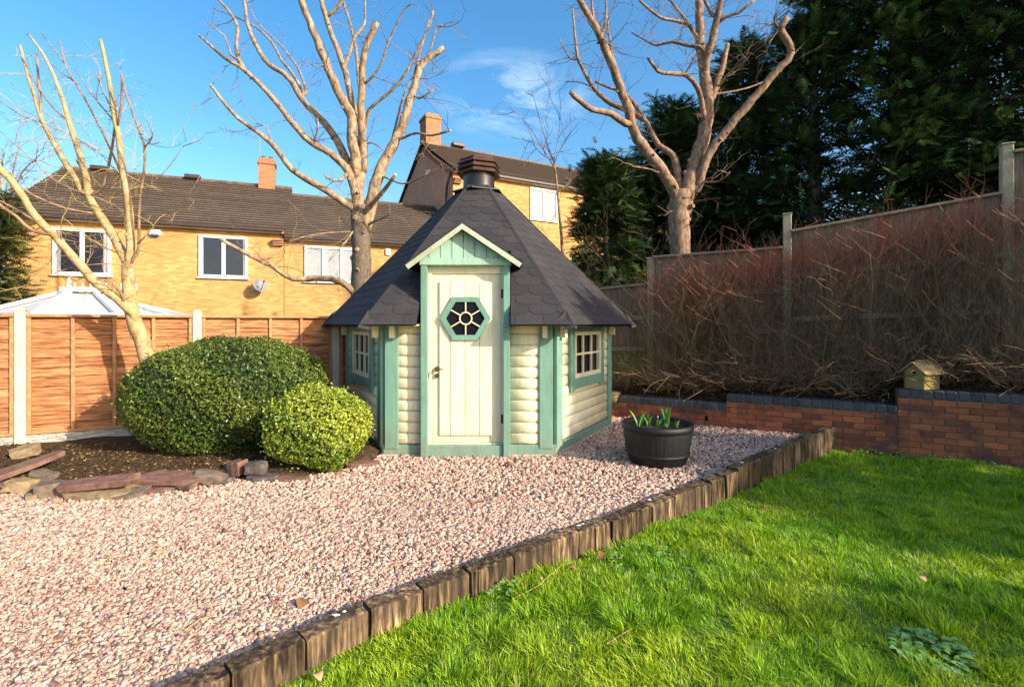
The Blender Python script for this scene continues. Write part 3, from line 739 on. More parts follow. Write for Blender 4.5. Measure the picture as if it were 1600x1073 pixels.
# ------------------------------------------------------------------ orange fence on the left
FA = Vector((-5.74, 5.81)); FD = Vector((3.04, 1.54)).normalized(); FNn = Vector((FD.y, -FD.x))
FL = 1.745
def fpt(u, v, z): p = FA+FD*u+FNn*v; return Vector((p.x, p.y, z))
MF = Matrix((Vector((FD.x, FD.y, 0)), Vector((-FNn.x, -FNn.y, 0)), Vector((0, 0, 1)))).transposed()
fence_labels = ['orange lap fence panel left of the bare yellow tree with tree shadow', 'orange lap fence panel behind the big dome bush', 'orange lap fence panel half hidden behind the hut corner', 'orange lap fence panel cut off at the left photo edge']
for k, u0 in enumerate([0, FL, 2*FL, -FL]):
    root = thing('lap_fence', fence_labels[k], 'fence panel', fpt(u0+FL/2, 0, 0), 0, 'orange lap fence panels on the left')
    a0, a1 = u0+0.055, u0+FL-0.055; ln_ = a1-a0; zb, zt = 0.2, 1.61
    ns = 12; hgt = (zt-zb-0.05)/ns
    for i in range(ns):
        z = zb+hgt*(i+0.5)
        mb = MB(); rx = Matrix.Rotation(0.11, 3, 'X')
        segs = 10; vs = []; wav = random.uniform(0, 9)
        for s_ in range(segs+1):
            u = a0+ln_*s_/segs; lo = z-hgt*0.62+0.006*math.sin(u*5+wav)+0.004*math.sin(u*13+wav*2); hi = z+hgt*0.62
            for (vv, zz) in ((0.030, lo), (0.018, lo), (0.004, hi), (0.012, hi)): vs.append(fpt(u, vv, zz))
        fs = []
        for s_ in range(segs):
            for q in range(4): fs.append([s_*4+q, s_*4+(q+1) % 4, (s_+1)*4+(q+1) % 4, (s_+1)*4+q])
        fs += [[3, 2, 1, 0], [segs*4, segs*4+1, segs*4+2, segs*4+3]]
        mb.add(vs, fs); mb.build('slat', M['slat'], root)
    for q in range(5):
        u = a0+0.02+(ln_-0.04)*q/4
        if q in (0, 4) or True:
            MB().box(fpt(u, 0.042, (zb+zt)/2), (0.038, 0.022, zt-zb-0.03), MF, 0.003).build('batten', M['slat_frame'], root)
    MB().box(fpt((a0+a1)/2, 0.05, zt-0.02), (ln_, 0.05, 0.034), MF, 0.004).build('top_rail', M['slat_frame'], root)
    MB().box(fpt((a0+a1)/2, 0.05, zb+0.015), (ln_, 0.03, 0.03), MF, 0.004).build('bottom_rail', M['slat_frame'], root)
    gb = thing('gravel_board', ['rock faced concrete board under the left fence panel', 'concrete gravel board behind the dome bush', 'concrete gravel board beside the hut corner', 'concrete gravel board at the left photo edge'][k], 'gravel board', fpt(u0+FL/2, 0, 0))
    MB().box(fpt((a0+a1)/2, 0.02, 0.095), (ln_+0.03, 0.05, 0.205), MF, 0.006).build('board', M['gboard'], gb)
plabels = ['concrete fence post at the left photo edge', 'concrete fence post right of the bare yellow tree', 'concrete fence post beside the left roof corner', 'concrete fence post hidden behind the hut', 'concrete post left of the photo edge']
for k, u in enumerate([0, FL, 2*FL, 3*FL, -FL]):
    root = thing('fence_post', plabels[k], 'fence post', fpt(u, 0, 0), 0, 'concrete posts of the orange fence')
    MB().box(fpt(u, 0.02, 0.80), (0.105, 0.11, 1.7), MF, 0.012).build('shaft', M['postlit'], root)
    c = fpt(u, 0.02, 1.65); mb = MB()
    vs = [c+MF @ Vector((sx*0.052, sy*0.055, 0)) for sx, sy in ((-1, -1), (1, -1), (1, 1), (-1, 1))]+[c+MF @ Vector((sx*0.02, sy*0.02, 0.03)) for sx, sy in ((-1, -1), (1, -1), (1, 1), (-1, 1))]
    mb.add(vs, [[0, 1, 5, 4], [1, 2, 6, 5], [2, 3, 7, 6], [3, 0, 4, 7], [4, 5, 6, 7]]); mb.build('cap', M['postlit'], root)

# ------------------------------------------------------------------ timber edging
root = thing('timber_edging', 'row of upright old timber sleepers between gravel and lawn', 'edging', (LA.x, LA.y, 0))
EL = [0.0]
for i in range(1, len(EDGE)): EL.append(EL[-1]+math.dist(EDGE[i], EDGE[i-1]))
def epos(t): return Vector((float(np.interp(t, EL, EX_)), float(np.interp(t, EL, EY_))))
def t_of(i): return EL[i]
J = [t_of(2)-.62, t_of(2)-.3, t_of(2), t_of(3), t_of(4), t_of(5), t_of(6), t_of(6)+.05, t_of(6)+.31, t_of(7), t_of(8), t_of(8)+.16, t_of(8)+.32, t_of(9), t_of(10), t_of(10)+.29, t_of(11), t_of(11)+.26, t_of(11)+.5, t_of(12)]
tend = t_of(13)-0.02; t_ = J[-1]
while t_ < tend-.1: t_ += random.uniform(0.2, 0.3); J.append(min(t_, tend))
for i in range(len(J)-1):
    p_, q_ = epos(J[i]), epos(J[i+1]); L_ = (q_-p_).length
    if L_ < 0.03: continue
    d_ = (q_-p_).normalized(); n2_ = Vector((-d_.y, d_.x)); far = J[i] >= t_of(12)-.01
    Ms = Matrix((Vector((d_.x, d_.y, 0)), Vector((n2_.x, n2_.y, 0)), Vector((0, 0, 1)))).transposed()
    top = (0.112+random.uniform(-0.010, 0.010)) if not far else 0.155+random.uniform(-0.003, 0.003)
    if t_of(11) < J[i] and not far: top = 0.115+.02*(J[i]-t_of(11))
    wdt = 0.115+random.uniform(-0.008, 0.012)
    c2 = (p_+q_)/2+n2_*(wdt/2+random.uniform(-0.006, 0.006)*(0 if far else 1)); zlow = -0.42; Hh = top-zlow
    Mr = Ms @ Matrix.Rotation(random.uniform(-0.03, 0.03)*(0.2 if far else 1), 3, 'Z')
    Lg = L_-(0.014 if not far else 0.006); nu = 6; bev = 0.009; vs = []; fs = []
    prof = [(0.0, 0.0), (0.0, Hh-.14), (0.0, Hh-bev*1.2), (bev, Hh), (wdt*.5, Hh), (wdt-bev, Hh), (wdt, Hh-bev*1.2), (wdt, 0)]
    tl = random.uniform(-.007, .007)
    for s_ in range(nu+1):
        for (v_, z_) in prof:
            vs.append(Vector((c2.x, c2.y, zlow)) + Mr @ Vector(((s_/nu-0.5)*Lg, v_-wdt/2+random.uniform(-.0035, .0035), z_+((random.uniform(-.0045, .003)+tl*(s_/nu-.5)*2) if z_ > 0.1 else 0))))
    n_ = len(prof)
    for s_ in range(nu):
        for q in range(n_): fs.append([s_*n_+q, (s_+1)*n_+q, (s_+1)*n_+(q+1) % n_, s_*n_+(q+1) % n_])
    fs += [list(range(n_)), [nu*n_+q for q in range(n_)][::-1]]
    MB().add(vs, fs).build('sleeper', M['sleeper'], root)
for (t_, s_) in ((t_of(3)+.16, .022), (t_of(3)+.2, .014), (t_of(8)+.06, .024), (t_of(8)+.1, .016), (t_of(10)+.04, .02), (t_of(12)+.2, .03), (t_of(12)+1.0, .022)):
    e_ = epos(t_); n2_ = Vector((-.62, .78)); c2 = e_+n2_*.06; zt_ = 0.128 if t_ < t_of(12) else 0.1595; n_ = 9
    vs = [Vector((c2.x, c2.y, zt_+0.003))]+[Vector((c2.x+s_*math.cos(2*PI*q/n_)*random.uniform(.4, 1.1), c2.y+s_*.5*math.sin(2*PI*q/n_)*random.uniform(.4, 1.1), zt_-.004)) for q in range(n_)]
    MB().add(vs, [[0, q+1, (q+1) % n_+1] for q in range(n_)]).build('bird_dropping', M['white'], root)

# ------------------------------------------------------------------ brick garden wall
Mw = Matrix((Vector((WD.x, WD.y, 0)), Vector((-WN.x, -WN.y, 0)), Vector((0, 0, 1)))).transposed()
def wpt(u, v, z): p = WA+WD*u+WN*v; return Vector((p.x, p.y, z))      # v towards the camera
def wall_u(px):       # wall face parameter seen at photo column px
    k = (px-800)/F; return (k*WA.y-WA.x)/(WD.x-k*WD.y)
root = thing('garden_wall', 'stepped red brick retaining wall with blue brick coping', 'wall', wpt(0, 0, 0))
uA, uB, uC, uD = wall_u(938), wall_u(966), wall_u(1135), wall_u(1403)
segs = [(uA-0.9, uB, 0.235), (uB, uC, 0.352), (uC, uD, 0.487), (uD, uD+4.6, 0.692)]
brick_cache = []
def cached_box(size, b, nvar=3, jit=0.002):
    res = []
    for _ in range(nvar):
        m_ = MB().box((0, 0, 0), size, None, b, jit); me = bpy.data.meshes.new('brick')
        me.from_pydata([tuple(v) for v in m_.v], [], m_.f); res.append(me)
    return res
full = cached_box((0.215, 0.1, 0.065), 0.005)
half = cached_box((0.1025, 0.1, 0.065), 0.005)
cop = cached_box((0.1, 0.222, 0.105), 0.014)
for lst, mt in ((full, 'wallbrick'), (half, 'wallbrick'), (cop, 'bluebrick')):
    for me in lst: me.materials.append(M[mt])
for (a_, b_, zt) in segs:
    Lw = b_-a_
    # coping
    nc = max(1, int(round(Lw/0.112))); cw = Lw/nc
    for i in range(nc):
        u = a_+cw*(i+0.5)
        Mx = Matrix.Translation(wpt(u, -0.105, zt-0.0525+random.uniform(-.001, .001))) @ (Mw.to_4x4() @ Matrix.Rotation(random.uniform(-.01, .01), 4, 'Z'))
        link('coping_brick', random.choice(cop), root, Mx @ Matrix.Diagonal((cw*0.915/0.1, 1, 1, 1)))
    mb = MB().box(wpt((a_+b_)/2, -0.107, (zt-0.008-0.4)/2), (Lw-0.006, 0.2, zt-0.008+0.4), Mw); mb.build('mortar', M['mortar'], root)
    z = zt-0.105-0.01-0.0325; row = 0
    while z > -0.3:
        rid = int(round((z+1)/0.075)); stag = 0.1125 if rid % 2 else 0.0
        k0 = math.floor((a_-stag)/0.225); k1 = math.ceil((b_-stag)/0.225)
        for k in range(k0, k1+1):
            s0 = max(a_, stag+k*0.225+0.005); s1 = min(b_, stag+(k+1)*0.225-0.005)
            if s1-s0 < 0.03: continue
            if s1 > uD+2.6: continue
            Mx = Matrix.Translation(wpt((s0+s1)/2, -0.048+random.uniform(-.002, .003), z)) @ Mw.to_4x4() @ Matrix.Rotation(random.uniform(-.008, .008), 4, 'Z') @ Matrix.Diagonal(((s1-s0)/0.215, 1, 1, 1))
            link('brick', random.choice(full), root, Mx)
        z -= 0.075; row += 1
# weep slot in the wall
MB().box(wpt(wall_u(1104), 0.004, 0.12), (0.045, 0.01, 0.075), Mw).build('weep_hole', M['hole'], root)

# raised bed behind the wall
mb = MB(); vs = []; fs = []
gx, gy = 160, 12
def rb_h(u, v): return np.interp(u, [uA, uB-.02, uB+.06, uC-.02, uC+.08, uD-.02, uD+.08, uD+3], [0.2, 0.215, 0.335, 0.35, 0.465, 0.48, 0.67, 0.69]) + 0.2*v + 0.035*noise.noise(Vector((u*3, v*3, 2)))
for j in range(gy):
    for i in range(gx):
        u = (uA-1.2)+(uD+6-uA)*i/(gx-1); v = 0.2+1.6*j/(gy-1); p = wpt(u, -v, rb_h(u, (v-0.2))); vs.append(p)
for j in range(gy-1):
    for i in range(gx-1): fs.append([j*gx+i, j*gx+i+1, (j+1)*gx+i+1, (j+1)*gx+i])
mb.add(vs, fs); tag(mb.build('raised_bed', M['soil'], smooth=True, kind='structure'), 'dark soil of the raised bed behind the brick wall')
def rbfn(rng, n):
    u = rng.uniform(uA-0.3, uD+3, n); v = rng.uniform(0.22, 1.3, n)
    P = np.array([list(wpt(a_, -b_, rb_h(a_, b_-0.2)+0.015+0.05*random.random())) for a_, b_ in zip(u, v)]); return P
def rbheap(rng, n):
    u = rng.uniform(uA-0.3, uD+3, n); v = rng.uniform(0.28, 1.1, n); hz = np.abs(rng.normal(0, .12, n))
    return np.array([list(wpt(a_, -b_, rb_h(a_, b_-0.2)+.02+c_)) for a_, b_, c_ in zip(u, v, hz)])
litter('dead_leaves', 'dead leaves caught in the lower branches of the bare hedge', rbheap, 7000, 0.05, 14, [(0.22, 0.11, 0.05), (0.12, 0.06, 0.03), (0.32, 0.17, 0.09), (0.06, 0.035, 0.02)])
litter('leaf_litter', 'dead brown leaves under the bare hedge behind the brick wall', rbfn, 9000, 0.055, 13, [(0.28, 0.13, 0.06), (0.14, 0.07, 0.035), (0.38, 0.22, 0.11), (0.07, 0.04, 0.025), (0.2, 0.08, 0.05)])

# ------------------------------------------------------------------ tall grey fence behind the hedge
pA = Vector((2.38, 8.5)); pB = Vector((4.05, 7.3)); pC = Vector((6.18, 6.2)); pE = pC+Vector((2.05, -1.0)); pF = pE+Vector((2.05, -1.0)); pZ = pA+Vector((-1.64, 1.0)); 
plist = [pZ, pA, pB, pC, pE]
ptop = [2.3, 2.60, 3.09, 3.72, 4.2]
plab = ['grey fence post hidden behind the hut', 'narrow concrete post where the lower grey fence meets the hedge', 'timber fence post in the middle of the bare hedge', 'tallest timber fence post near the right photo edge', 'fence post beyond the right photo edge']
for k, (p, zt) in enumerate(zip(plist, ptop)):
    root = thing('tall_fence_post', plab[k], 'fence post', (p.x, p.y, 0), 0, 'posts of the tall grey fence')
    a_ = math.atan2(pC.y-pB.y, pC.x-pB.x); Mp = Matrix.Rotation(a_, 3, 'Z')
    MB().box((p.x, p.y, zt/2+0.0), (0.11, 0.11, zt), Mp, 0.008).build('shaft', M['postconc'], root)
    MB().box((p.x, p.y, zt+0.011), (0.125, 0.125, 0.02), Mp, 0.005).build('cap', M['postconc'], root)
pans = [(pZ, pA, 0.45, 0.45, 2.08, 2.19, 'short grey fence panel between the hut roof and the hedge'), (pA, pB, 0.62, 0.72, 2.64, 2.63, 'grey fence panel behind the left half of the hedge'),
        (pB, pC, 0.86, 0.86, 2.86, 3.14, 'tall grey fence panel behind the right half of the hedge'), (pC, pE, 1.2, 1.3, 3.64, 3.7, 'grey fence panel right of the tallest post')]
for (p, q, zb0, zb1, zt0, zt1, lab) in pans:
    root = thing('closeboard_fence', lab, 'fence panel', ((p.x+q.x)/2, (p.y+q.y)/2, 0), 0, 'panels of the tall grey fence')
    d = (q-p).normalized(); Ln = (q-p).length; nrm = Vector((d.y, -d.x)); 
    if nrm.y > 0: nrm = -nrm
    def fp(u, v, z): c = p+d*u+nrm*v; return Vector((c.x, c.y, z))
    u = 0.06; 
    while u < Ln-0.08:
        wv = min(0.125+random.uniform(-.006, .006), Ln-0.06-u); f0 = u/Ln; f1 = (u+wv)/Ln
        za, zb_ = zb0+(zb1-zb0)*f0+0.02, zb0+(zb1-zb0)*f1+0.02; zc, zd = zt0+(zt1-zt0)*f1-0.03, zt0+(zt1-zt0)*f0-0.03
        off_ = random.uniform(0, .004)
        poly = [fp(u, 0.006+off_, za), fp(u+wv+0.01, 0.018+off_, zb_), fp(u+wv+0.01, 0.018+off_, zc), fp(u, 0.006+off_, zd)]
        mb = MB().prism(poly, (-nrm.x*0.012, -nrm.y*0.012, 0)); mb.build('board', M['greyfence'], root); u += wv
    for fr, nm in ((0.0, 'bottom_rail'), (0.33, 'rail'), (0.64, 'rail')):
        z0_, z1_ = zb0+(zt0-zb0)*fr+0.04, zb1+(zt1-zb1)*fr+0.04
        MB().bar(fp(0.055, 0.045, z0_), fp(Ln-0.055, 0.045, z1_), 0.04, 0.075 if fr else 0.04, b=0.004).build(nm, M['greyrail'], root)
    MB().bar(fp(0.055, 0.03, zt0-0.015), fp(Ln-0.055, 0.03, zt1-0.015), 0.08, 0.035, b=0.004).build('capping_rail', M['greyrail'], root)
    MB().bar(fp(0.05, 0.02, zb0-0.22), fp(Ln-0.05, 0.02, zb1-0.22), 0.05, 0.5, b=0.005).build('gravel_board', M['boarddark'], root)

# ------------------------------------------------------------------ bare hedge shrubs
def grow(mb_main, mb_top, p, d, ln_, r, depth, rnd, ztop, up=0.18, n=4):
    pts = [p.copy()]; rad = [r]; d = d.copy(); seg = ln_/n
    for i in range(n):
        d = (d+Vector((rnd.gauss(0, .22), rnd.gauss(0, .22), rnd.gauss(0, .14)+up*0.5))).normalized(); p = p+d*seg
        if p.z > ztop: d.z *= 0.2
        pts.append(p.copy()); rad.append(r*(1-0.55*(i+1)/n))
        if depth > 0 and rnd.random() < 0.95:
            for _ in range(2 if depth > 1 else rnd.choice((1, 2, 3))):
                dd = (d+Vector((rnd.gauss(0, .75), rnd.gauss(0, .6), rnd.gauss(0.15, .4)))).normalized()
                grow(mb_main, mb_top, p.copy(), dd, ln_*rnd.uniform(.38, .68), max(r*0.55, 0.0018), depth-1, rnd, ztop, up, 3)
    tgt = mb_top if depth == 0 else mb_main
    tgt.tube(pts, rad, 3 if r < 0.008 else 5, cap=False)
hl = ['bare hedge shrub beside the narrow concrete post', 'bare hedge shrub left of the middle timber post', 'bare shrub in front of the middle timber post', 'bare shrub just right of the middle timber post', 'bare shrub with greenish stems above the higher coping step',
      'bare hedge shrub behind the wooden bird house', 'bare red tipped shrub left of the tallest post', 'bare red tipped shrub in front of the tallest post', 'bare hedge shrub at the right photo edge']
u_s = [wall_u(1045), wall_u(1100), wall_u(1165), wall_u(1225), wall_u(1290), wall_u(1360), wall_u(1435), wall_u(1515), wall_u(1610)]
def shoot(mb, p, d, ln_, r, rnd, wob=.12, n=4, up=.0):
    pts = [p.copy()]; rr_ = [r]
    for i in range(n):
        d = (d+Vector((rnd.gauss(0, wob), rnd.gauss(0, wob), rnd.gauss(0, wob*.6)+up))).normalized(); p = p+d*ln_/n; pts.append(p.copy()); rr_.append(max(r*(1-.6*(i+1)/n), .0012))
    mb.tube(pts, rr_, 3 if r < .008 else 6, cap=False); return pts
for k, u in enumerate(u_s):
    rnd = random.Random(100+k); v = 0.46+rnd.uniform(-.04, .05)
    z0 = float(rb_h(u, v-0.2)); base = wpt(u, -v, z0)
    root = thing('bare_shrub', hl[k], 'shrub', tuple(base), 0, 'leafless shrubs of the hedge behind the brick wall')
    main, mid_, top = MB(), MB(), MB(); ztop = float(np.interp(u, [u_s[0], u_s[3], u_s[-1]], [2.42, 2.72, 3.05])); Hh_ = ztop-z0
    hw_ = .5*((u_s[min(k+1, 8)]-u_s[max(k-1, 0)])/(2 if 0 < k < 8 else 1))+.12
    for s_ in range(7):
        a_ = rnd.uniform(0, 2*PI); b0 = base+Vector((math.cos(a_)*rnd.uniform(0, .2), math.sin(a_)*rnd.uniform(0, .1), -0.03)); side_ = rnd.uniform(-1, 1)
        d = Vector((side_*.38+rnd.gauss(0, .12), rnd.gauss(0, .1), 1)).normalized()
        P1 = shoot(main, b0, d, Hh_*rnd.uniform(.6, .92), rnd.uniform(.008, .017), rnd, .11, 7, .05)
        for q in range(2, 8):
            for _ in range(2):
                d2 = Vector((rnd.gauss(side_*.2, .5), rnd.gauss(0, .35), rnd.uniform(.4, 1.4))).normalized(); p2 = P1[q]
                l2 = min(rnd.uniform(.3, .85), max(.15, (ztop-p2.z)/max(d2.z, .2)*rnd.uniform(.75, 1.08)))
                P2 = shoot(mid_, p2, d2, l2, rnd.uniform(.003, .0056), rnd, .17, 4, .09)
                for w_ in range(1, 5):
                    for _ in range(rnd.choice((1, 1, 1, 2))):
                        p3 = P2[w_]; d3 = Vector((rnd.gauss(0, .55), rnd.gauss(0, .4), rnd.uniform(.2, 1.4))).normalized()
                        tgt = top if p3.z > z0+Hh_*rnd.uniform(.5, .95) else mid_
                        shoot(tgt, p3, d3, min(rnd.uniform(.15, .5), max(.08, (ztop+rnd.uniform(-.1, .16)-p3.z))), rnd.uniform(.0024, .0038), rnd, .14, 2, .08)
    for s_ in range(55):  # general mass
        zz = z0+abs(rnd.gauss(0, .5))*Hh_*.75; pz = wpt(u+rnd.uniform(-hw_, hw_), -v+rnd.uniform(-.25, .2), min(zz, ztop-.35))
        P2 = shoot(mid_ if pz.z < z0+Hh_*.5 else top, pz, Vector((rnd.gauss(0, .42), rnd.gauss(0, .3), rnd.uniform(.5, 1.3))).normalized(), rnd.uniform(.4, .95), rnd.uniform(.0028, .005), rnd, .17, 3, .05)
        for q in (1, 2): shoot(mid_ if pz.z < z0+Hh_*.5 else top, P2[q], Vector((rnd.gauss(0, .8), rnd.gauss(0, .4), rnd.uniform(.2, 1))).normalized(), rnd.uniform(.15, .35), .0034, rnd, .2, 2, .05)
    for s_ in range(95):   # low tangle of old growth
        a_ = rnd.uniform(0, 2*PI); d = Vector((math.cos(a_), math.sin(a_)*.4, rnd.uniform(.1, .9))).normalized()
        P2 = shoot(mid_, base+Vector((rnd.uniform(-hw_, hw_), rnd.uniform(-.2, .15), rnd.uniform(0, .25))), d, rnd.uniform(.35, .9), rnd.uniform(.004, .0065), rnd, .35, 5, -.02)
        for q in (2, 4): shoot(mid_, P2[q], Vector((rnd.gauss(0, 1), rnd.gauss(0, .5), rnd.gauss(.2, .5))).normalized(), rnd.uniform(.15, .4), .0035, rnd, .3, 3)
    for s_ in range(130):  # red upright tips
        zt_ = ztop-abs(rnd.gauss(0, .33)); pz = wpt(u+rnd.uniform(-hw_, hw_), -v+rnd.uniform(-.28, .2), zt_-.3)
        shoot(top, pz, Vector((rnd.gauss(0, .38), rnd.gauss(0, .3), 1)).normalized(), rnd.uniform(.22, .5), rnd.uniform(.003, .0048), rnd, .12, 3, .05)
    main.build('stem', M['stem_green'] if k in (0, 1, 4, 6, 7) else M['twig_brown'], root, kind='stuff'); mid_.build('branch', M['twig_brown'], root, kind='stuff'); top.build('twig', M['twig_red'], root, kind='stuff')

# ------------------------------------------------------------------ the hut
HC = Vector((-0.486, 7.27)); HR = 1.905; HA = HR*math.cos(PI/6)
hut = thing('garden_hut', 'hexagonal cream and sage green wooden barbecue hut with dark shingle roof', 'hut', (HC.x, HC.y, 0))
def corner(k, r):     # k=0 front-left, 1 front-right, 2 right, 3 back-right, 4 back-left, 5 left
    a_ = R(-120+60*k); return Vector((HC.x+r*math.cos(a_), HC.y+r*math.sin(a_)))
mb = MB(); mb.lathe((HC.x, HC.y, 0), [(0.0, 0.028), (HR+0.05, 0.028), (HR+0.05, -0.05)], 6, R(0)); 
mb.build('slab', M['concrete'], hut)
faces = []
for k in range(6):
    a_, b_ = corner(k, HR), corner((k+1) % 6, HR)
    d = (b_-a_).normalized(); n_ = Vector((d.y, -d.x)); faces.append((a_, b_, d, n_))
LH = 0.1245; Z0 = 0.135
def log_piece(fc, u0, u1, z, name='log'):
    a_, b_, d, n_ = fc
    prof = [(0, 0), (0.017, 0.004), (0.025, 0.022), (0.029, 0.0622), (0.025, 0.102), (0.017, 0.120), (0, 0.1242)]
    mb = MB(); vs = []
    for u in (u0, u1):
        for (o_, zz) in prof:
            c = a_+d*u+n_*o_; vs.append(Vector((c.x, c.y, z+zz*LH/0.1245)))
    m_ = len(prof)
    fs = [[i, i+m_, i+1+m_, i+1] for i in range(m_-1)]+[list(range(m_)), [m_+i for i in range(m_)][::-1]]
    mb.add(vs, fs); o = mb.build(name, M['cream'], hut); 
    for p_ in o.data.polygons[:m_-1]: p_.use_smooth = True
    return o
for k, fc in enumerate(faces):
    for r_ in range(11):
        z = Z0+LH*r_
        if k in (1, 5):           # walls with a window
            if 0.70 < z+LH/2 < 1.47: log_piece(fc, 0.05, 0.36, z); log_piece(fc, 1.545, 1.855, z)
            else: log_piece(fc, 0.05, 1.855, z)
        elif k == 0:              # door wall
            log_piece(fc, 0.05, 0.47, z); log_piece(fc, 1.37, 1.855, z)
        else: log_piece(fc, 0.05, 1.855, z)
    a_, b_, d, n_ = fc
    Mk = Matrix((Vector((d.x, d.y, 0)), Vector((-n_.x, -n_.y, 0)), Vector((0, 0, 1)))).transposed()
    def hp(u, v, z): c = a_+d*u+n_*v; return Vector((c.x, c.y, z))
    MB().box(hp(0.9525, -0.012, 0.80), (1.9, 0.02, 1.4), Mk).build('wall_lining', M['deck'], hut) if k else None
    MB().box(hp(0.9525, 0.012, 0.08), (1.93, 0.05, 0.105), Mk, 0.006).build('base_board', M['green'], hut)
    # corner boards, one on each side of the corner
    MB().box(hp(0.083, 0.022, 0.79), (0.152, 0.05, 1.4), Mk, 0.005).build('corner_board', M['green'], hut)
    MB().box(hp(1.905-0.083, 0.022, 0.79), (0.152, 0.05, 1.4), Mk, 0.005).build('corner_board', M['green'], hut)
    for u in (0.10, 1.805):
        MB().box(hp(u, 0.085, 1.42), (0.055, 0.075, 0.17), Mk, 0.004).build('rafter_tail', M['cream'], hut)
    if k in (1, 5):
        # window surround
        wroot = MB().box(hp(0.9525, -0.002, 1.09), (0.86, 0.012, 0.56), Mk).build('window', M['glass_dark'], hut)
        for (u, z, sx, sz, nm) in ((0.435, 1.075, 0.13, 0.80, 'frame_board'), (1.47, 1.075, 0.13, 0.80, 'frame_board'), (0.9525, 1.435, 0.905, 0.075, 'frame_board'), (0.9525, 0.765, 0.905, 0.12, 'sill')):
            MB().box(hp(u, 0.032, z), (sx, 0.06, sz), Mk, 0.004).build(nm, M['green'], wroot)
        for (u, sx) in ((0.525, 0.05), (1.38, 0.05)):
            MB().box(hp(u, 0.035, 1.11), (sx, 0.05, 0.57), Mk, 0.004).build('sash_stile', M['cream'], wroot)
        for (z, sz) in ((1.372, 0.045), (0.85, 0.05)):
            MB().box(hp(0.9525, 0.035, z), (0.80, 0.05, sz), Mk, 0.004).build('sash_rail', M['cream'], wroot)
        for u in (0.81, 1.095): MB().box(hp(u, 0.033, 1.11), (0.028, 0.03, 0.475), Mk, 0.003).build('glazing_bar', M['cream'], wroot)
        MB().box(hp(0.9525, 0.031, 1.115), (0.80, 0.026, 0.028), Mk, 0.003).build('glazing_bar', M['cream'], wroot)
# roof
RE, ZE, RT, ZT = 2.25, 1.505, 0.27, 3.45
PXL, PXR = at(655, 0, faces[0][0].y-0.13).x, at(798, 0, faces[0][0].y-0.13).x     # outer edges of the porch
for k in range(6):
    e0_, e1_ = corner(k, RE-.012), corner((k+1) % 6, RE-.012); t0, t1 = corner(k, RT), corner((k+1) % 6, RT); i0, i1 = corner(k, HR-.1), corner((k+1) % 6, HR-.1); s0_, s1_ = corner(k, RE-.06), corner((k+1) % 6, RE-.06)
    def q4(a_, b_, c_, d_, za, zb_, nm, mt, th):
        MB().prism([Vector((a_.x, a_.y, za)), Vector((b_.x, b_.y, za)), Vector((c_.x, c_.y, zb_)), Vector((d_.x, d_.y, zb_))], (0, 0, th)).build(nm, mt, hut)
    if k: 
        q4(e0_, e1_, t1, t0, ZE-.012, ZT-.03, 'roof_deck', M['deck'], -.035); q4(s0_, s1_, i1, i0, ZE-.026, ZE-.0, 'soffit', M['cream'], -.01)
    else:
        def onr(x, f, outer=e0_, inner=t0): 
            return Vector((x, outer.y+(inner.y-outer.y)*f))
        f_ = 0.42; zf = ZE-.012+(ZT-.03-ZE+.012)*f_
        hl_, hr_ = e0_.lerp(t0, f_), e1_.lerp(t1, f_)
        q4(hl_, hr_, t1, t0, zf, ZT-.03, 'roof_deck', M['deck'], -.02)
        q4(e0_, Vector((PXL, e0_.y)), Vector((PXL, hl_.y)), hl_, ZE-.012, zf, 'roof_deck', M['deck'], -.02)
        q4(Vector((PXR, e0_.y)), e1_, hr_, Vector((PXR, hl_.y)), ZE-.012, zf, 'roof_deck', M['deck'], -.02)
        q4(s0_, Vector((PXL, s0_.y)), Vector((PXL, i0.y)), i0, ZE-.026, ZE, 'soffit', M['cream'], -.01)
        q4(Vector((PXR, s0_.y)), s1_, i1, Vector((PXR, i0.y)), ZE-.026, ZE, 'soffit', M['cream'], -.01)
def clip(poly, a_, b_, c_):    # keep a*x+b*y+c>=0
    res = []
    for i in range(len(poly)):
        p, q = poly[i], poly[(i+1) % len(poly)]; fp_, fq = a_*p[0]+b_*p[1]+c_, a_*q[0]+b_*q[1]+c_
        if fp_ >= 0: res.append(p)
        if (fp_ >= 0) != (fq >= 0):
            t = fp_/(fp_-fq); res.append((p[0]+(q[0]-p[0])*t, p[1]+(q[1]-p[1])*t))
    return res
rest = MB()
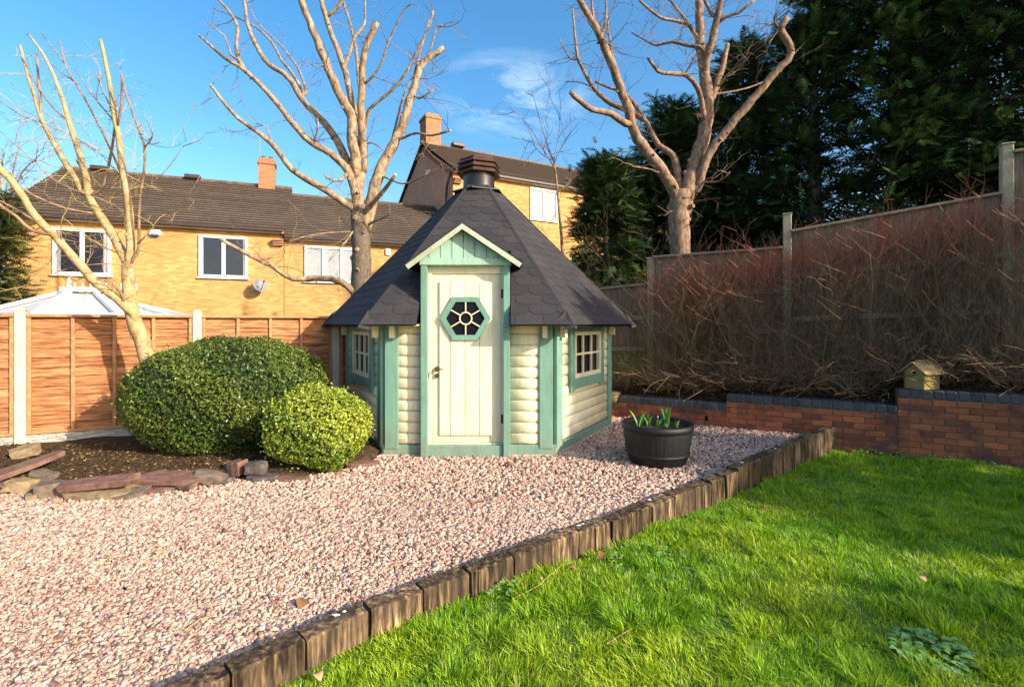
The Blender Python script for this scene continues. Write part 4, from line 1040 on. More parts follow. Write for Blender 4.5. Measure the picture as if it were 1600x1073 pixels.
for k in range(6):
    e0_, e1_ = corner(k, RE), corner((k+1) % 6, RE); t0, t1 = corner(k, RT), corner((k+1) % 6, RT)
    O = Vector((e0_.x, e0_.y, ZE)); X_ = Vector((e1_.x-e0_.x, e1_.y-e0_.y, 0)); W_ = X_.length; X_.normalize()
    mid_e = (e0_+e1_)/2; mid_t = (t0+t1)/2; Up = Vector((mid_t.x-mid_e.x, mid_t.y-mid_e.y, ZT-ZE)); SL = Up.length; Up.normalize(); Nn = X_.cross(Up).normalized()
    if Nn.z < 0: Nn = -Nn
    wt = (t1-t0).length; half_in = (W_-wt)/2
    EX, SWD = 0.150, 0.30; row = 0; bpos = -0.035
    while bpos < SL:
        xo = (row % 2)*SWD/2-SWD
        xk = xo
        while xk < W_+SWD:
            hw = SWD/2-0.002
            cz_ = 0.05 if row else 0.0
            poly = [(xk-hw*0.6, bpos), (xk+hw*0.6, bpos), (xk+hw, bpos+cz_), (xk+hw, bpos+0.205), (xk-hw, bpos+0.205), (xk-hw, bpos+cz_)]
            nl = math.hypot(half_in, SL); 
            poly = clip(poly, SL/nl, -half_in/nl, 0.004); 
            if len(poly) > 2: poly = clip(poly, -SL/nl, -half_in/nl, W_*SL/nl+0.004)
            if len(poly) > 2: poly = clip(poly, 0, -1, SL+0.01)
            pieces_ = [poly]
            if k == 0 and len(poly) > 2 and bpos < SL*0.40:
                pieces_ = [clip(poly, -1, 0, PXL-O.x), clip(poly, 1, 0, -(PXR-O.x))]
            for poly in pieces_:
              if len(poly) > 2:
                ar = abs(sum(poly[i][0]*poly[(i+1) % len(poly)][1]-poly[(i+1) % len(poly)][0]*poly[i][1] for i in range(len(poly))))/2
                if ar > 0.0006:
                    def lift(pt): return O+X_*pt[0]+Up*pt[1]+Nn*(0.0095-0.03*max(0, pt[1]-bpos)+random.uniform(-.0006, .0006))
                    bend = (0.0 if row else 0.012)
                    tgt = MB() if k in (0, 1, 5) else rest
                    tgt.prism([lift(pt) for pt in poly], Nn*0.003)
                    if k in (0, 1, 5): tgt.build('shingle', M['shingle'], hut)
            xk += SWD
        bpos += EX; row += 1
    # hip cap
    hp0 = Vector((e0_.x, e0_.y, ZE-0.01)); hp1 = Vector((t0.x, t0.y, ZT))
    ax = (hp1-hp0).normalized(); outn = Vector((e0_.x-HC.x, e0_.y-HC.y, 0)).normalized(); upn = (outn-ax*outn.dot(ax)).normalized()
    if upn.z < 0: upn = -upn
    sd = ax.cross(upn)
    mb = MB(); vs = []
    for (p_) in (hp0, hp1):
        vs += [p_+upn*0.0185, p_+sd*0.03+upn*0.006, p_-sd*0.03+upn*0.006]
    mb.add(vs, [[0, 3, 4, 1], [0, 2, 5, 3], [0, 1, 2], [3, 5, 4]]); mb.build('hip_strip', M['shingle'], hut)
    # hanging flap at the eave corner
    mb = MB(); f0 = (corner((k-1) % 6, RE)-e0_).normalized(); f1 = (e1_-e0_).normalized(); c0 = Vector((e0_.x, e0_.y, ZE+0.015)); o3 = Vector((outn.x, outn.y, 0))
    top3 = c0+ax*0.16+upn*0.026
    pts = [top3, c0+Vector((f0.x, f0.y, 0))*0.17+Vector((0, 0, -.002)), c0+Vector((f0.x, f0.y, 0))*0.10+o3*0.03-Vector((0, 0, .085)), c0+o3*0.06-Vector((0, 0, .06)), c0+Vector((f1.x, f1.y, 0))*0.10+o3*0.03-Vector((0, 0, .085)), c0+Vector((f1.x, f1.y, 0))*0.17+Vector((0, 0, -.002))]
    pts2 = [p_-Vector((0, 0, .006)) for p_ in pts]
    mb.add(pts+pts2, [[0, 1, 2, 3], [0, 3, 4, 5], [6, 9, 8, 7], [6, 11, 10, 9], [1, 7, 8, 2], [2, 8, 9, 3], [3, 9, 10, 4], [4, 10, 11, 5], [0, 6, 7, 1], [5, 11, 6, 0]])
    mb.build('corner_flap', M['shingle'], hut)
rest.build('rear_shingles', M['shingle'], hut, kind='stuff')
# flue
RF = R(20)
mb = MB(); mb.lathe((HC.x, HC.y, 0), [(0.0, ZT+0.07), (0.12, ZT+0.06), (0.39, ZT-0.045), (0.39, ZT-0.06), (0.2, ZT-0.02)], 6, RF); flue = mb.build('flue_plate', M['blackmetal'], hut)
mb = MB(); mb.lathe((HC.x, HC.y, 0), [(0.23, ZT-0.03), (0.23, ZT+0.26), (0.235, ZT+0.28)], 28); mb.build('flue_pipe', M['blackmetal'], hut, smooth=True)
for i in range(3):
    z = ZT+0.205+i*0.072; mb = MB(); ro = 0.335-0.006*i
    mb.lathe((HC.x, HC.y, 0), [(0.2, z), (ro, z-0.0), (ro+0.006, z+0.012), (ro-0.05, z+0.068), (0.2, z+0.07)], 6, RF); mb.build('cowl_louvre', M['cowl'], hut)
mb = MB(); z = ZT+0.412; mb.lathe((HC.x, HC.y, 0), [(0.2, z), (0.29, z), (0.292, z+0.01), (0.22, z+0.035), (0.0, z+0.04)], 6, RF); mb.build('cowl_lid', M['cowl'], hut)

# porch / door
YW = faces[0][0].y; YP = YW-0.13
def px3(x, y, Y=YP): return at(x, y, Y)
def bx(name, x0, y0, x1, y1, Yf, dep, mat, parent, b=0.004, Yref=None):
    """board whose front face fills photo rectangle at depth Yf, dep thick going back"""
    p, q = at(x0, y0, Yref or Yf), at(x1, y1, Yref or Yf)
    return MB().box(((p.x+q.x)/2, Yf+dep/2, (p.z+q.z)/2), (abs(q.x-p.x), dep, abs(q.z-p.z)), None, b).build(name, mat, parent)
bx('porch_post', 657, 413, 667.5, 714, YP, 0.17, M['green'], hut)
bx('porch_post', 786.5, 413, 796.5, 714, YP, 0.17, M['green'], hut)
bx('threshold', 668, 696, 786, 713.5, YP+0.03, 0.12, M['green'], hut)
bx('porch_beam', 655, 403, 799, 414, YP-0.012, 0.16, M['green_lt'], hut)
# gable boards
gx0, gx1 = 657, 797; ax_, ay_ = 722, 360
edges = [661, 678, 697, 714.5, 732, 750, 768, 785, 794]
bl = [656]+edges[1:-1]+[798]
xs_ = [656, 670, 688, 706, 724, 742, 760, 778, 798]
for i in range(len(xs_)-1):
    a_, b_ = xs_[i]+0.5, xs_[i+1]-0.5
    def gy_(x): return ay_+abs(x-ax_)*0.66
    pts = [at(a_, 403, YP), at(b_, 403, YP)]
    tops = [at(b_, min(402, gy_(b_)), YP)]
    if a_ < ax_ < b_: tops.append(at(ax_, ay_, YP))
    tops.append(at(a_, min(402, gy_(a_)), YP))
    MB().prism(pts+tops, (0, 0.02, 0)).build('gable_board', M['green_lt'], hut)
# hood roof with barge boards
apx = at(722, 349, YP-0.10); le = at(633, 414, YP-0.10); re_ = at(816, 411, YP-0.10)
for e_ in (le, re_):
    dn = Vector((e_.x-apx.x, 0, e_.z-apx.z)); dnn = dn.normalized(); nn_ = Vector((-dnn.z, 0, dnn.x)); 
    if nn_.z < 0: nn_ = -nn_
    # barge board: parallelogram in the front plane
    dep = Vector((0, 0.022, 0)); poly = [apx, apx-Vector((0, 0, 0.062)), e_-nn_*0.055+dnn*0.0, e_]
    MB().prism(poly, dep).build('barge_board', M['green_worn'], hut)
    # roof slope running back into the main roof
    def mainY(z): return (HC.y-RE*math.cos(PI/6))+(z-ZE)/((ZT-ZE)/((RE-RT)*math.cos(PI/6)))
    ya, ye = mainY(apx.z)+0.1, mainY(max(e_.z, ZE))+0.1
    A0, E0 = apx+Vector((0, 0.0221, 0.004)), e_+Vector((0, 0.0221, 0.004)); A1, E1 = Vector((apx.x, ya, apx.z+.004)), Vector((e_.x, ye, e_.z+.004))
    lst = [A0, E0, E1, A1]
    MB().prism(lst, nn_*-0.03).build('hood_board', M['deck'], hut)
    rows = 4
    for i in range(rows):
        f0, f1 = 1-(i+1)/rows, 1-i/rows; f0 = max(0, f0-0.06)
        q0, q1 = A0.lerp(E0, f0)+nn_*0.004, A0.lerp(E0, f1)+nn_*0.014; r1, r0 = A1.lerp(E1, f1)+nn_*0.014, A1.lerp(E1, f0)+nn_*0.004
        MB().prism([q0, q1, r1, r0], nn_*0.006).build('hood_shingle', M['shingle'], hut)
    # cheek beside the porch
    sgn = -1 if e_.x < apx.x else 1; xk = at(657 if sgn < 0 else 797, 500, YP).x
    MB().prism([Vector((xk, YP+0.03, ZE-0.05)), Vector((xk, YP+0.03, at(0, 412, YP).z)), Vector((xk, mainY(2.1)+0.05, at(0, 412, YP).z)), Vector((xk, YW+0.1, ZE-0.05))], (-0.02*sgn, 0, 0)).build('cheek', M['deck'], hut)
bx('porch_soffit', 668, 408, 786, 411, YP+0.02, 0.3, M['green'], hut, Yref=YP)
# door
YD = YW-0.035
bx('door_frame', 667, 411, 675, 697, YD-0.01, 0.12, M['cream_door'], hut, Yref=YD)
bx('door_frame', 783, 411, 791, 697, YD-0.01, 0.12, M['cream_door'], hut, Yref=YD)
bx('door_frame', 675.2, 411, 782.8, 428, YD-0.01, 0.12, M['cream_door'], hut, Yref=YD)
bx('door_frame', 675.2, 691.3, 782.8, 697, YD-0.01, 0.12, M['cream_door'], hut, Yref=YD)
hexc = (727.5, 497.5)
door = bx('door', 675.4, 428.6, 782.6, 691, YD+0.006, 0.03, M['cream_door'], hut, Yref=YD)
dx = [686.5, 703.5, 726.5, 749.5, 770]
for i in range(4): bx('door_board', dx[i]+0.5, 440, dx[i+1]-0.5, 679.5, YD-0.014, 0.02, M['cream_door'], door, 0.003, Yref=YD)
def hexpts(r, Y): 
    c = at(hexc[0], hexc[1], YD); rr_ = r*YD/F
    return [Vector((c.x+rr_*math.cos(R(60*q)), Y, c.z+rr_*math.sin(R(60*q))*0.98)) for q in range(6)]
ho, hi_ = hexpts(39.5, YD-0.04), hexpts(30.2, YD-0.04)
for q in range(6):
    MB().prism([ho[q], ho[(q+1) % 6], hi_[(q+1) % 6], hi_[q]], (0, 0.03, 0)).build('window_frame', M['green'], door)
MB().prism(hexpts(30.5, YD-0.018), (0, 0.003, 0)).build('window_glass', M['glass_dark'], door)
cc = at(hexc[0], hexc[1], YD-0.028); cc = Vector((cc.x, YD-0.03, at(*hexc, YD).z)); sc_ = YD/F
for q in range(6):
    a_ = R(60*q+30); d = Vector((math.cos(a_), 0, math.sin(a_)))
    MB().bar(cc+d*9.5*sc_, cc+d*26.5*sc_, 0.014, 0.012, up=Vector((0, 1, 0)), b=0.002).build('spoke', M['cream'], door)
MB().tube([cc+Vector((math.cos(R(12*q)), 0, math.sin(R(12*q))))*9.3*sc_ for q in range(31)], 0.009, 6, cap=False).build('ring', M['cream'], door, smooth=True)
c = at(683, 576, YD-0.02)
mb = MB(); mb.tube([c+Vector((0, 0.02, 0)), c+Vector((0, -0.008, 0))], 0.027, 16); esc = mb.build('door_handle', M['brass'], door, smooth=False)
MB().tube([c, c+Vector((0, -0.045, 0)), c+Vector((0.02, -0.05, 0)), c+Vector((0.105, -0.05, 0.0))], [0.009, 0.009, 0.009, 0.007], 8).build('door_handle', M['brass'], door, smooth=True)
c2_ = at(683, 587, YD-0.02); MB().tube([c2_+Vector((0, 0.02, 0)), c2_+Vector((0, -0.006, 0))], 0.025, 16).build('key_plate', M['brass'], door)
MB().tube([c2_+Vector((0, -0.005, 0)), c2_+Vector((0, -0.008, 0))], 0.008, 8).build('keyhole', M['hole'], door)
for yy in (461, 656): bx('hinge', 783.2, yy-9, 786.8, yy+5, YD-0.022, 0.02, M['iron'], door, 0.002, Yref=YD)
bx('latch', 668, 583, 671, 590, YD-0.02, 0.02, M['brass'], door, 0.002, Yref=YD)
MB().box((HC.x, HC.y-HA+0.14, 1.05), (0.95, 0.01, 2.0)).build('wall_lining', M['deck'], hut)

# ------------------------------------------------------------------ barrel planter
bc = Vector(((1027-800)/F*5.36, 5.36, 0))
root = thing('barrel_planter', 'black half barrel planter with bulb shoots on the gravel', 'planter', tuple(bc))
prof = [(0.0, 0.0), (0.29, 0.0), (0.305, 0.05), (0.325, 0.11), (0.345, 0.23), (0.355, 0.32), (0.359, 0.385)]
sk = 0.985
bmv = MB(); nS = 26; vs = []
for (r_, z_) in prof:
    for q in range(nS*4):
        a_ = 2*PI*q/(nS*4); g_ = 0.0025 if q % 4 == 0 else 0.0; vs.append(bc+Vector(((r_-g_)*math.cos(a_), (r_-g_)*math.sin(a_), z_)))
nn2 = nS*4
bmv.add(vs, [[i*nn2+q, i*nn2+(q+1) % nn2, (i+1)*nn2+(q+1) % nn2, (i+1)*nn2+q] for i in range(len(prof)-1) for q in range(nn2)]); bmv.build('barrel_body', M['barrel'], root)
mb = MB(); mb.lathe(bc, [(0.356, 0.365), (0.372, 0.37), (0.376, 0.395), (0.374, 0.425), (0.36, 0.435), (0.335, 0.43), (0.33, 0.36)], 48); mb.build('rim', M['barrel'], root, smooth=True)
mb = MB(); mb.lathe(bc, [(0.322, 0.10), (0.331, 0.103), (0.336, 0.13), (0.330, 0.135)], 48); mb.build('hoop', M['barrel'], root, smooth=True)
mb = MB(); vs = [bc+Vector((0, 0, .388))]; nq = 32
for rr_ in (0.12, 0.24, 0.335):
    for q in range(nq): vs.append(bc+Vector((rr_*math.cos(2*PI*q/nq), rr_*math.sin(2*PI*q/nq), .382+random.uniform(-.01, .012))))
fs = [[0, 1+q, 1+(q+1) % nq] for q in range(nq)]+[[1+i*nq+q, 1+(i+1)*nq+q, 1+(i+1)*nq+(q+1) % nq, 1+i*nq+(q+1) % nq] for i in range(2) for q in range(nq)]
mb.add(vs, fs); mb.build('soil', M['compost'], root)
def strap_leaf(mb, p, az, ln_, wd, lean, curl=0.3):
    n = 6; dr = Vector((math.cos(az), math.sin(az), 0)); sd = Vector((-dr.y, dr.x, 0)); vs = []
    for i in range(n+1):
        t = i/n; c = p+dr*(lean*ln_*t+curl*ln_*t*t*0.6)+Vector((0, 0, ln_*(t-0.35*lean*t*t-curl*0.35*t**3))); w_ = wd*math.sin(PI*min(1, 0.18+t*0.82))**0.7*(1 if t < 1 else 0.05)
        vs += [c-sd*w_*.5+dr*w_*-.12, c+dr*w_*0.1, c+sd*w_*.5+dr*w_*-.12]
    fs = []
    for i in range(n): fs += [[i*3, i*3+1, i*3+4, i*3+3], [i*3+1, i*3+2, i*3+5, i*3+4]]
    mb.add(vs, fs)
for k, (x_, y_, nl, hh, lab) in enumerate([(-0.20, -0.05, 3, 0.17, 'broad pale green bulb shoot at the left of the barrel'), (-0.10, 0.02, 4, 0.13, 'cluster of short green shoots left of centre in the barrel'), (0.0, -0.02, 4, 0.10, 'small shoots with a white bud in the middle of the barrel'), (0.10, 0.0, 4, 0.2, 'tallest broad leaved shoot right of centre in the barrel'), (0.2, -0.04, 4, 0.09, 'low green shoots at the right rim of the barrel')]):
    pl = thing('bulb_plant', lab, 'plant', tuple(bc+Vector((x_, y_, .38))), 0, 'bulb shoots growing in the black barrel')
    for q in range(nl+3):
        mb = MB(); strap_leaf(mb, bc+Vector((x_+random.uniform(-.02, .02), y_+random.uniform(-.02, .02), .375)), random.uniform(0, 6.3), hh*random.uniform(1.0, 1.45), 0.032 if hh > .12 else .02, random.uniform(.1, .4)); mb.build('leaf', M['tulip'], pl, smooth=True)
    if k == 2: MB().lathe(bc+Vector((x_, y_, .48)), [(0.001, 0), (.009, .008), (.009, .018), (.001, .026)], 8).build('bud', M['white'], pl, smooth=True)

# ------------------------------------------------------------------ bird house on the coping
uBH = wall_u(1450); bh = wpt(uBH, -0.11, 0.692)
root = thing('bird_house', 'small varnished wooden bird house standing on the blue brick coping', 'bird house', tuple(bh), 0)
rz = R(-70); MBh = Matrix.Rotation(rz, 3, 'Z')
def bp(x, y, z): return bh+MBh @ Vector((x*1.4, y*1.32, z*1.1+.001))
W2, D2, HH = 0.115, 0.10, 0.20
fr = [(-W2, -D2), (W2*1.0, -D2)]
MB().prism([bp(-W2, -D2, 0.003), bp(W2*.35, -D2, 0.003), bp(W2*.35, -D2, .115), bp(-W2, -D2, .115)], MBh @ Vector((0, .012, 0))).build('lower_front_board', M['birdwood'], root)
MB().prism([bp(-W2, -D2+.004, .117), bp(W2*.35, -D2+.004, .117), bp(W2*.35, -D2+.004, .20), bp((-W2+W2*.35)/2, -D2+.004, .285), bp(-W2, -D2+.004, .20)], MBh @ Vector((0, .012, 0))).build('gable_front_board', M['birdwood'], root)
x0b, x1b = -W2, W2*.35; xm = (x0b+x1b)/2
MB().prism([bp(x0b, -D2+.016, 0.003), bp(x0b, D2*1.2, .003), bp(x0b, D2*1.2, .198), bp(x0b, -D2+.016, .198)], MBh @ Vector((.01, 0, 0))).build('side_board', M['birdwood'], root)
MB().prism([bp(x1b, -D2+.016, 0.003), bp(x1b, D2*1.2, .003), bp(x1b, D2*1.2, .198), bp(x1b, -D2+.016, .198)], MBh @ Vector((-.01, 0, 0))).build('side_board', M['birdwood'], root)
MB().prism([bp(x0b+.01, D2*1.2-.012, .003), bp(x1b-.01, D2*1.2-.012, .003), bp(x1b-.01, D2*1.2-.012, .19), bp(xm, D2*1.2-.012, .27), bp(x0b+.01, D2*1.2-.012, .19)], MBh @ Vector((0, .012, 0))).build('back_board', M['birdwood'], root)
for sgn in (-1, 1):
    e_ = Vector((xm+sgn*((x1b-x0b)/2+.035), 0, .172)); a3 = Vector((xm, 0, .295))
    MB().prism([bp(a3.x, -D2-.035, a3.z), bp(e_.x, -D2-.035, e_.z), bp(e_.x, D2*1.2+.04, e_.z), bp(a3.x, D2*1.2+.04, a3.z)], (0, 0, .012)).build('roof_board', M['birdroof'], root)
MB().box(bp(xm, .015, .315), (.045, .2, .016), MBh, .003).build('ridge_board', M['birdroof'], root)
MB().tube([bp(xm, -D2+.006, .185), bp(xm, -D2-.001, .185)], .018, 18).build('entrance_hole', M['hole'], root)
MB().tube([bp(xm, -D2+.006, .15), bp(xm, -D2-.004, .15)], .005, 8).build('perch_hole', M['hole'], root)

# ------------------------------------------------------------------ small pot on wall end, white disc
p = wpt(wall_u(957), -0.02, 0.235)
root = thing('flower_pot', 'small tan flower pot on the wall end by the hut', 'pot', tuple(p))
mb = MB(); mb.lathe(p, [(0, 0), (.075, 0), (.1, .12), (.1, .14)], 20); mb.build('pot_body', M['terracotta'], root, smooth=True)
mb = MB(); mb.lathe(p, [(.1, .135), (.125, .14), (.128, .165), (.1, .17), (.09, .16), (0, .158)], 20); mb.build('rim', M['tanstone'], root)
p = gnd(941, 682); mb = MB(); mb.lathe(p, [(0, .022), (.05, .024), (.07, .02), (.075, .008)], 14); tag(mb.build('pale_disc', M['tanstone'], smooth=True), 'pale round stone disc on the gravel by the right hut corner', 'stone')

# ------------------------------------------------------------------ bare trees
def wig(pts3, rads, step, rnd, amp):
    """smooth a coarse polyline with Catmull-Rom, add slight wobble"""
    P = pts3; out_p = []; out_r = []
    for i in range(len(P)-1):
        p0 = P[max(0, i-1)]; p1 = P[i]; p2 = P[i+1]; p3 = P[min(len(P)-1, i+2)]
        ns = max(2, int((p2-p1).length/step))
        for s_ in range(ns):
            t = s_/ns; q = 0.5*((2*p1)+(p2-p0)*t+(2*p0-5*p1+4*p2-p3)*t*t+(3*p1-p0-3*p2+p3)*t**3)
            q = q+Vector((rnd.uniform(-amp, amp), rnd.uniform(-amp, amp), rnd.uniform(-amp, amp)))
            out_p.append(q); r_ = rads[i]+(rads[i+1]-rads[i])*t
            out_r.append(r_*(1+rnd.uniform(-.05, .05)))
    out_p.append(P[-1]); out_r.append(rads[-1]); return out_p, out_r
def bare_tree(name, label, Yb, limbs, mat, origin, scl_, seed, twigmat, twigs_n=26, basemat=None, wsc=0.86, thinmat=None):
    rnd = random.Random(seed)
    root = None
    allb = []; seen = []
    for li, (pts, w0, w1, dep) in enumerate(limbs):
        n = len(pts); P = []
        cum = [0]
        for i in range(1, n): cum.append(cum[-1]+math.dist(pts[i], pts[i-1]))
        d0, d1 = dep
        shift = 0.0
        if li > 1 or (li and seen):
            best = min(seen, key=lambda q: math.dist(q[:2], pts[0]))
            shift = best[2]-(Yb+d0)
            if math.dist(best[:2], pts[0])*scl_ > 2: pts = [best[:2]]+list(pts); n += 1; cum = [0]+[c+math.dist(pts[0], pts[1]) for c in cum]
        for i in range(n):
            t = cum[i]/cum[-1]; Y = Yb+d0+shift+(d1-d0)*t
            if i: 
                for q in range(1, 6):
                    f = q/5; seen.append((pts[i-1][0]+(pts[i][0]-pts[i-1][0])*f, pts[i-1][1]+(pts[i][1]-pts[i-1][1])*f, Yb+d0+shift+(d1-d0)*(cum[i-1]+(cum[i]-cum[i-1])*f)/cum[-1]))
            P.append(at(origin[0]+pts[i][0]*scl_, origin[1]+pts[i][1]*scl_, Y))
        wk = wsc*(0.8 if li and w0*scl_ < 10 else 1.0); r0, r1 = w0*scl_*Yb/F/2*wk, w1*scl_*Yb/F/2*wk
        rads = [r0+(r1-r0)*(c/cum[-1]) for c in cum]
        allb.append((P, rads))
    b0 = allb[0][0][0]
    zb = -0.4 if Yb > 7 else 0.0
    root = thing(name, label, 'tree', (b0.x, Yb, zb))
    for li, (P, rads) in enumerate(allb):
        if li == 0: P = [Vector((P[0].x, P[0].y, zb))]+P; rads = [rads[0]*1.25]+rads
        pp_, rr_ = wig(P, rads, 0.12, rnd, rads[-1]*0.25 if li else 0.006)
        mb = MB(); mb.tube(pp_, rr_, 12 if rads[0] > .05 else 8, cap=True)
        o = mb.build('trunk' if li == 0 else 'limb', (basemat if (basemat and li == 0) else (thinmat if (thinmat and rads[0] < .034 and li) else mat)), root, smooth=True)
        if rads[-1] > 0.018 and P[-1].z < 6.5:
            t = (P[-1]-P[-2]).normalized(); MB().tube([P[-1]-t*.002, P[-1]+t*.006], rads[-1]*.95, 10).build('cut_end', M['cutwood'], root)
        # knots
    sb = MB()
    for (P, rads) in allb:
        for i in range(len(P)-1):
            if rads[i] < .014: continue
            L_ = (P[i+1]-P[i]).length
            for _ in range(max(0, int(L_/.22+rnd.random()-.35))):
                f = rnd.random(); p = P[i].lerp(P[i+1], f); t = (P[i+1]-P[i]).normalized(); o_ = t.cross(Vector((rnd.gauss(0, 1), rnd.gauss(0, 1), rnd.gauss(0, 1)))).normalized()
                rl = rads[i]+(rads[i+1]-rads[i])*f; d = (o_+t*rnd.uniform(0, .8)).normalized(); rs = rl*rnd.uniform(.16, .34)
                sb.tube([p+o_*rl*.5, p+d*rl*1.02, p+d*(rl+rnd.uniform(.3, 2.2)*rs)], [rs*1.5, rs*1.15, rs*.8], 6)
    if sb.v: sb.build('stub', mat, root, kind='stuff')
    tw = MB()
    def twig(p, d, ln_, r, lvl):
        n = 5 if lvl > 1 else 3; pts = [p.copy()]; rr2 = [r]
        for i in range(n):
            d = (d+Vector((rnd.gauss(0, .25), rnd.gauss(0, .25), rnd.gauss(.02, .2)))).normalized(); p = p+d*ln_/n; pts.append(p.copy()); rr2.append(r*(1-.75*(i+1)/n))
            if lvl > 0 and rnd.random() < .55: twig(p.copy(), (d+Vector((rnd.gauss(0, .8), rnd.gauss(0, .6), rnd.gauss(0, .7)))).normalized(), ln_*rnd.uniform(.3, .6), r*.6, lvl-1)
        tw.tube(pts, rr2, 3, cap=False)
    for _ in range(twigs_n):
        P, rads = allb[rnd.randrange(1, len(allb))]
        i = rnd.randrange(0, len(P)-1); p = P[i].lerp(P[i+1], rnd.random()); d = (P[i+1]-P[i]).normalized()
        d = (d*.4+Vector((rnd.gauss(0, .8), rnd.gauss(0, .6), rnd.gauss(.2, .6)))).normalized()
        twig(p, d, rnd.uniform(.3, .9)*Yb/9, .0075*Yb/9, 2)
    tw.build('twigs', twigmat, root, kind='stuff')
    return root
mid = [
 ([(850, 1120), (850, 1060), (850, 980), (850, 900), (845, 830), (842, 750)], 88, 70, (0, 0)),
 ([(842, 800), (835, 700), (832, 620), (828, 560), (815, 500), (815, 430), (760, 320), (710, 200), (660, 80), (610, -60)], 52, 22, (0, -.5)),
 ([(838, 760), (825, 690), (800, 620), (740, 560), (670, 520), (600, 450), (530, 360), (430, 260), (350, 210), (260, 130)], 38, 8, (-.1, -1.2)),
 ([(830, 640), (800, 590), (760, 510), (700, 430), (640, 370), (580, 280), (500, 220), (440, 100), (420, -40)], 36, 12, (.1, .9)),
 ([(845, 680), (850, 560), (848, 440), (820, 390), (790, 260), (740, 120), (690, -40)], 34, 18, (.1, .5)),
 ([(858, 620), (852, 450), (850, 350), (862, 200), (905, 82)], 34, 24, (.1, -.3)),
 ([(850, 420), (842, 300), (830, 180), (810, 90), (770, -40)], 22, 12, (0, .8)),
 ([(862, 830), (885, 740), (920, 620), (990, 480), (1035, 340), (1065, 250), (1100, 210), (1150, 175)], 56, 22, (.1, .4)),
 ([(1035, 340), (1050, 250), (1075, 150), (1110, 45)], 20, 7, (.3, .9)),
 ([(1065, 250), (1100, 190), (1125, 100), (1148, 98)], 14, 7, (.4, .2)),
 ([(950, 560), (985, 420), (1010, 330), (1045, 270)], 16, 8, (.3, .9)),
 ([(835, 765), (810, 752), (700, 680), (600, 620), (520, 520), (400, 430), (340, 360), (300, 310)], 32, 9, (-.1, -1.4)),
 ([(520, 520), (505, 460), (465, 452)], 9, 4, (-1, -1.2)),
 ([(835, 1080), (800, 1042), (740, 1015), (600, 1015), (530, 970), (440, 930), (335, 870)], 30, 12, (-.2, -1.6)),
 ([(530, 965), (500, 950), (475, 930)], 10, 5, (-1.2, -1.3)),
 ([(848, 800), (870, 765), (920, 710), (975, 637)], 24, 12, (-.2, -.9)),
 ([(858, 830), (900, 805), (950, 782), (950, 730)], 16, 5, (-.2, -.7)),
 ([(800, 630), (780, 655), (745, 657), (715, 638)], 20, 8, (-.3, -.7)),
 ([(995, 505), (1050, 485), (1105, 495), (1175, 475)], 15, 10, (.3, -.4)),
 ([(935, 645), (1000, 670), (1050, 655), (1095, 630)], 11, 7, (.2, -.5)),
 ([(862, 470), (880, 400), (960, 330), (1010, 270), (1060, 170), (1100, 90), (1112, 40)], 20, 7, (-.1, -.9)),
 ([(785, 255), (805, 200), (830, 130), (862, 85), (862, -30)], 20, 9, (.3, .6)),
 ([(868, 300), (920, 240), (950, 150), (1010, 30), (1045, 15)], 14, 5, (-.1, -.7)),
 ([(425, 255), (395, 190), (400, 100), (375, 50), (320, -10)], 20, 10, (-.9, -.6)),
 ([(400, 215), (375, 200), (350, 130), (290, 85)], 12, 4, (-1, -1.2)),
 ([(640, 340), (600, 270), (560, 220), (520, 150), (450, 90), (310, 30)], 18, 5, (.4, 1.1)),
 ([(650, 340), (625, 260), (570, 180), (470, 80), (430, -10)], 12, 5, (.4, 1.0)),
 ([(675, 520), (690, 480), (690, 430)], 13, 8, (-.6, -.9)),
 ([(735, 55), (770, 20), (800, -30)], 20, 12, (.4, .3)),
 ([(820, 845), (740, 848), (650, 860), (585, 880)], 10, 4, (-.2, -.9)),
 ([(825, 835), (790, 885), (760, 910), (730, 955)], 10, 4, (-.2, -.7)),
 ([(855, 530), (890, 520), (935, 550)], 10, 5, (-.1, -.4)),
 ([(1060, 360), (1085, 345), (1112, 328)], 12, 9, (.4, .2)),
]
bare_tree('bare_tree', 'tall pollarded bare tree with pale tan limbs behind the hut roof', 9.6, mid, M['bark_mid'], (200, 0), 0.4288, 21, M['twig'], 120, M['bark_base'])
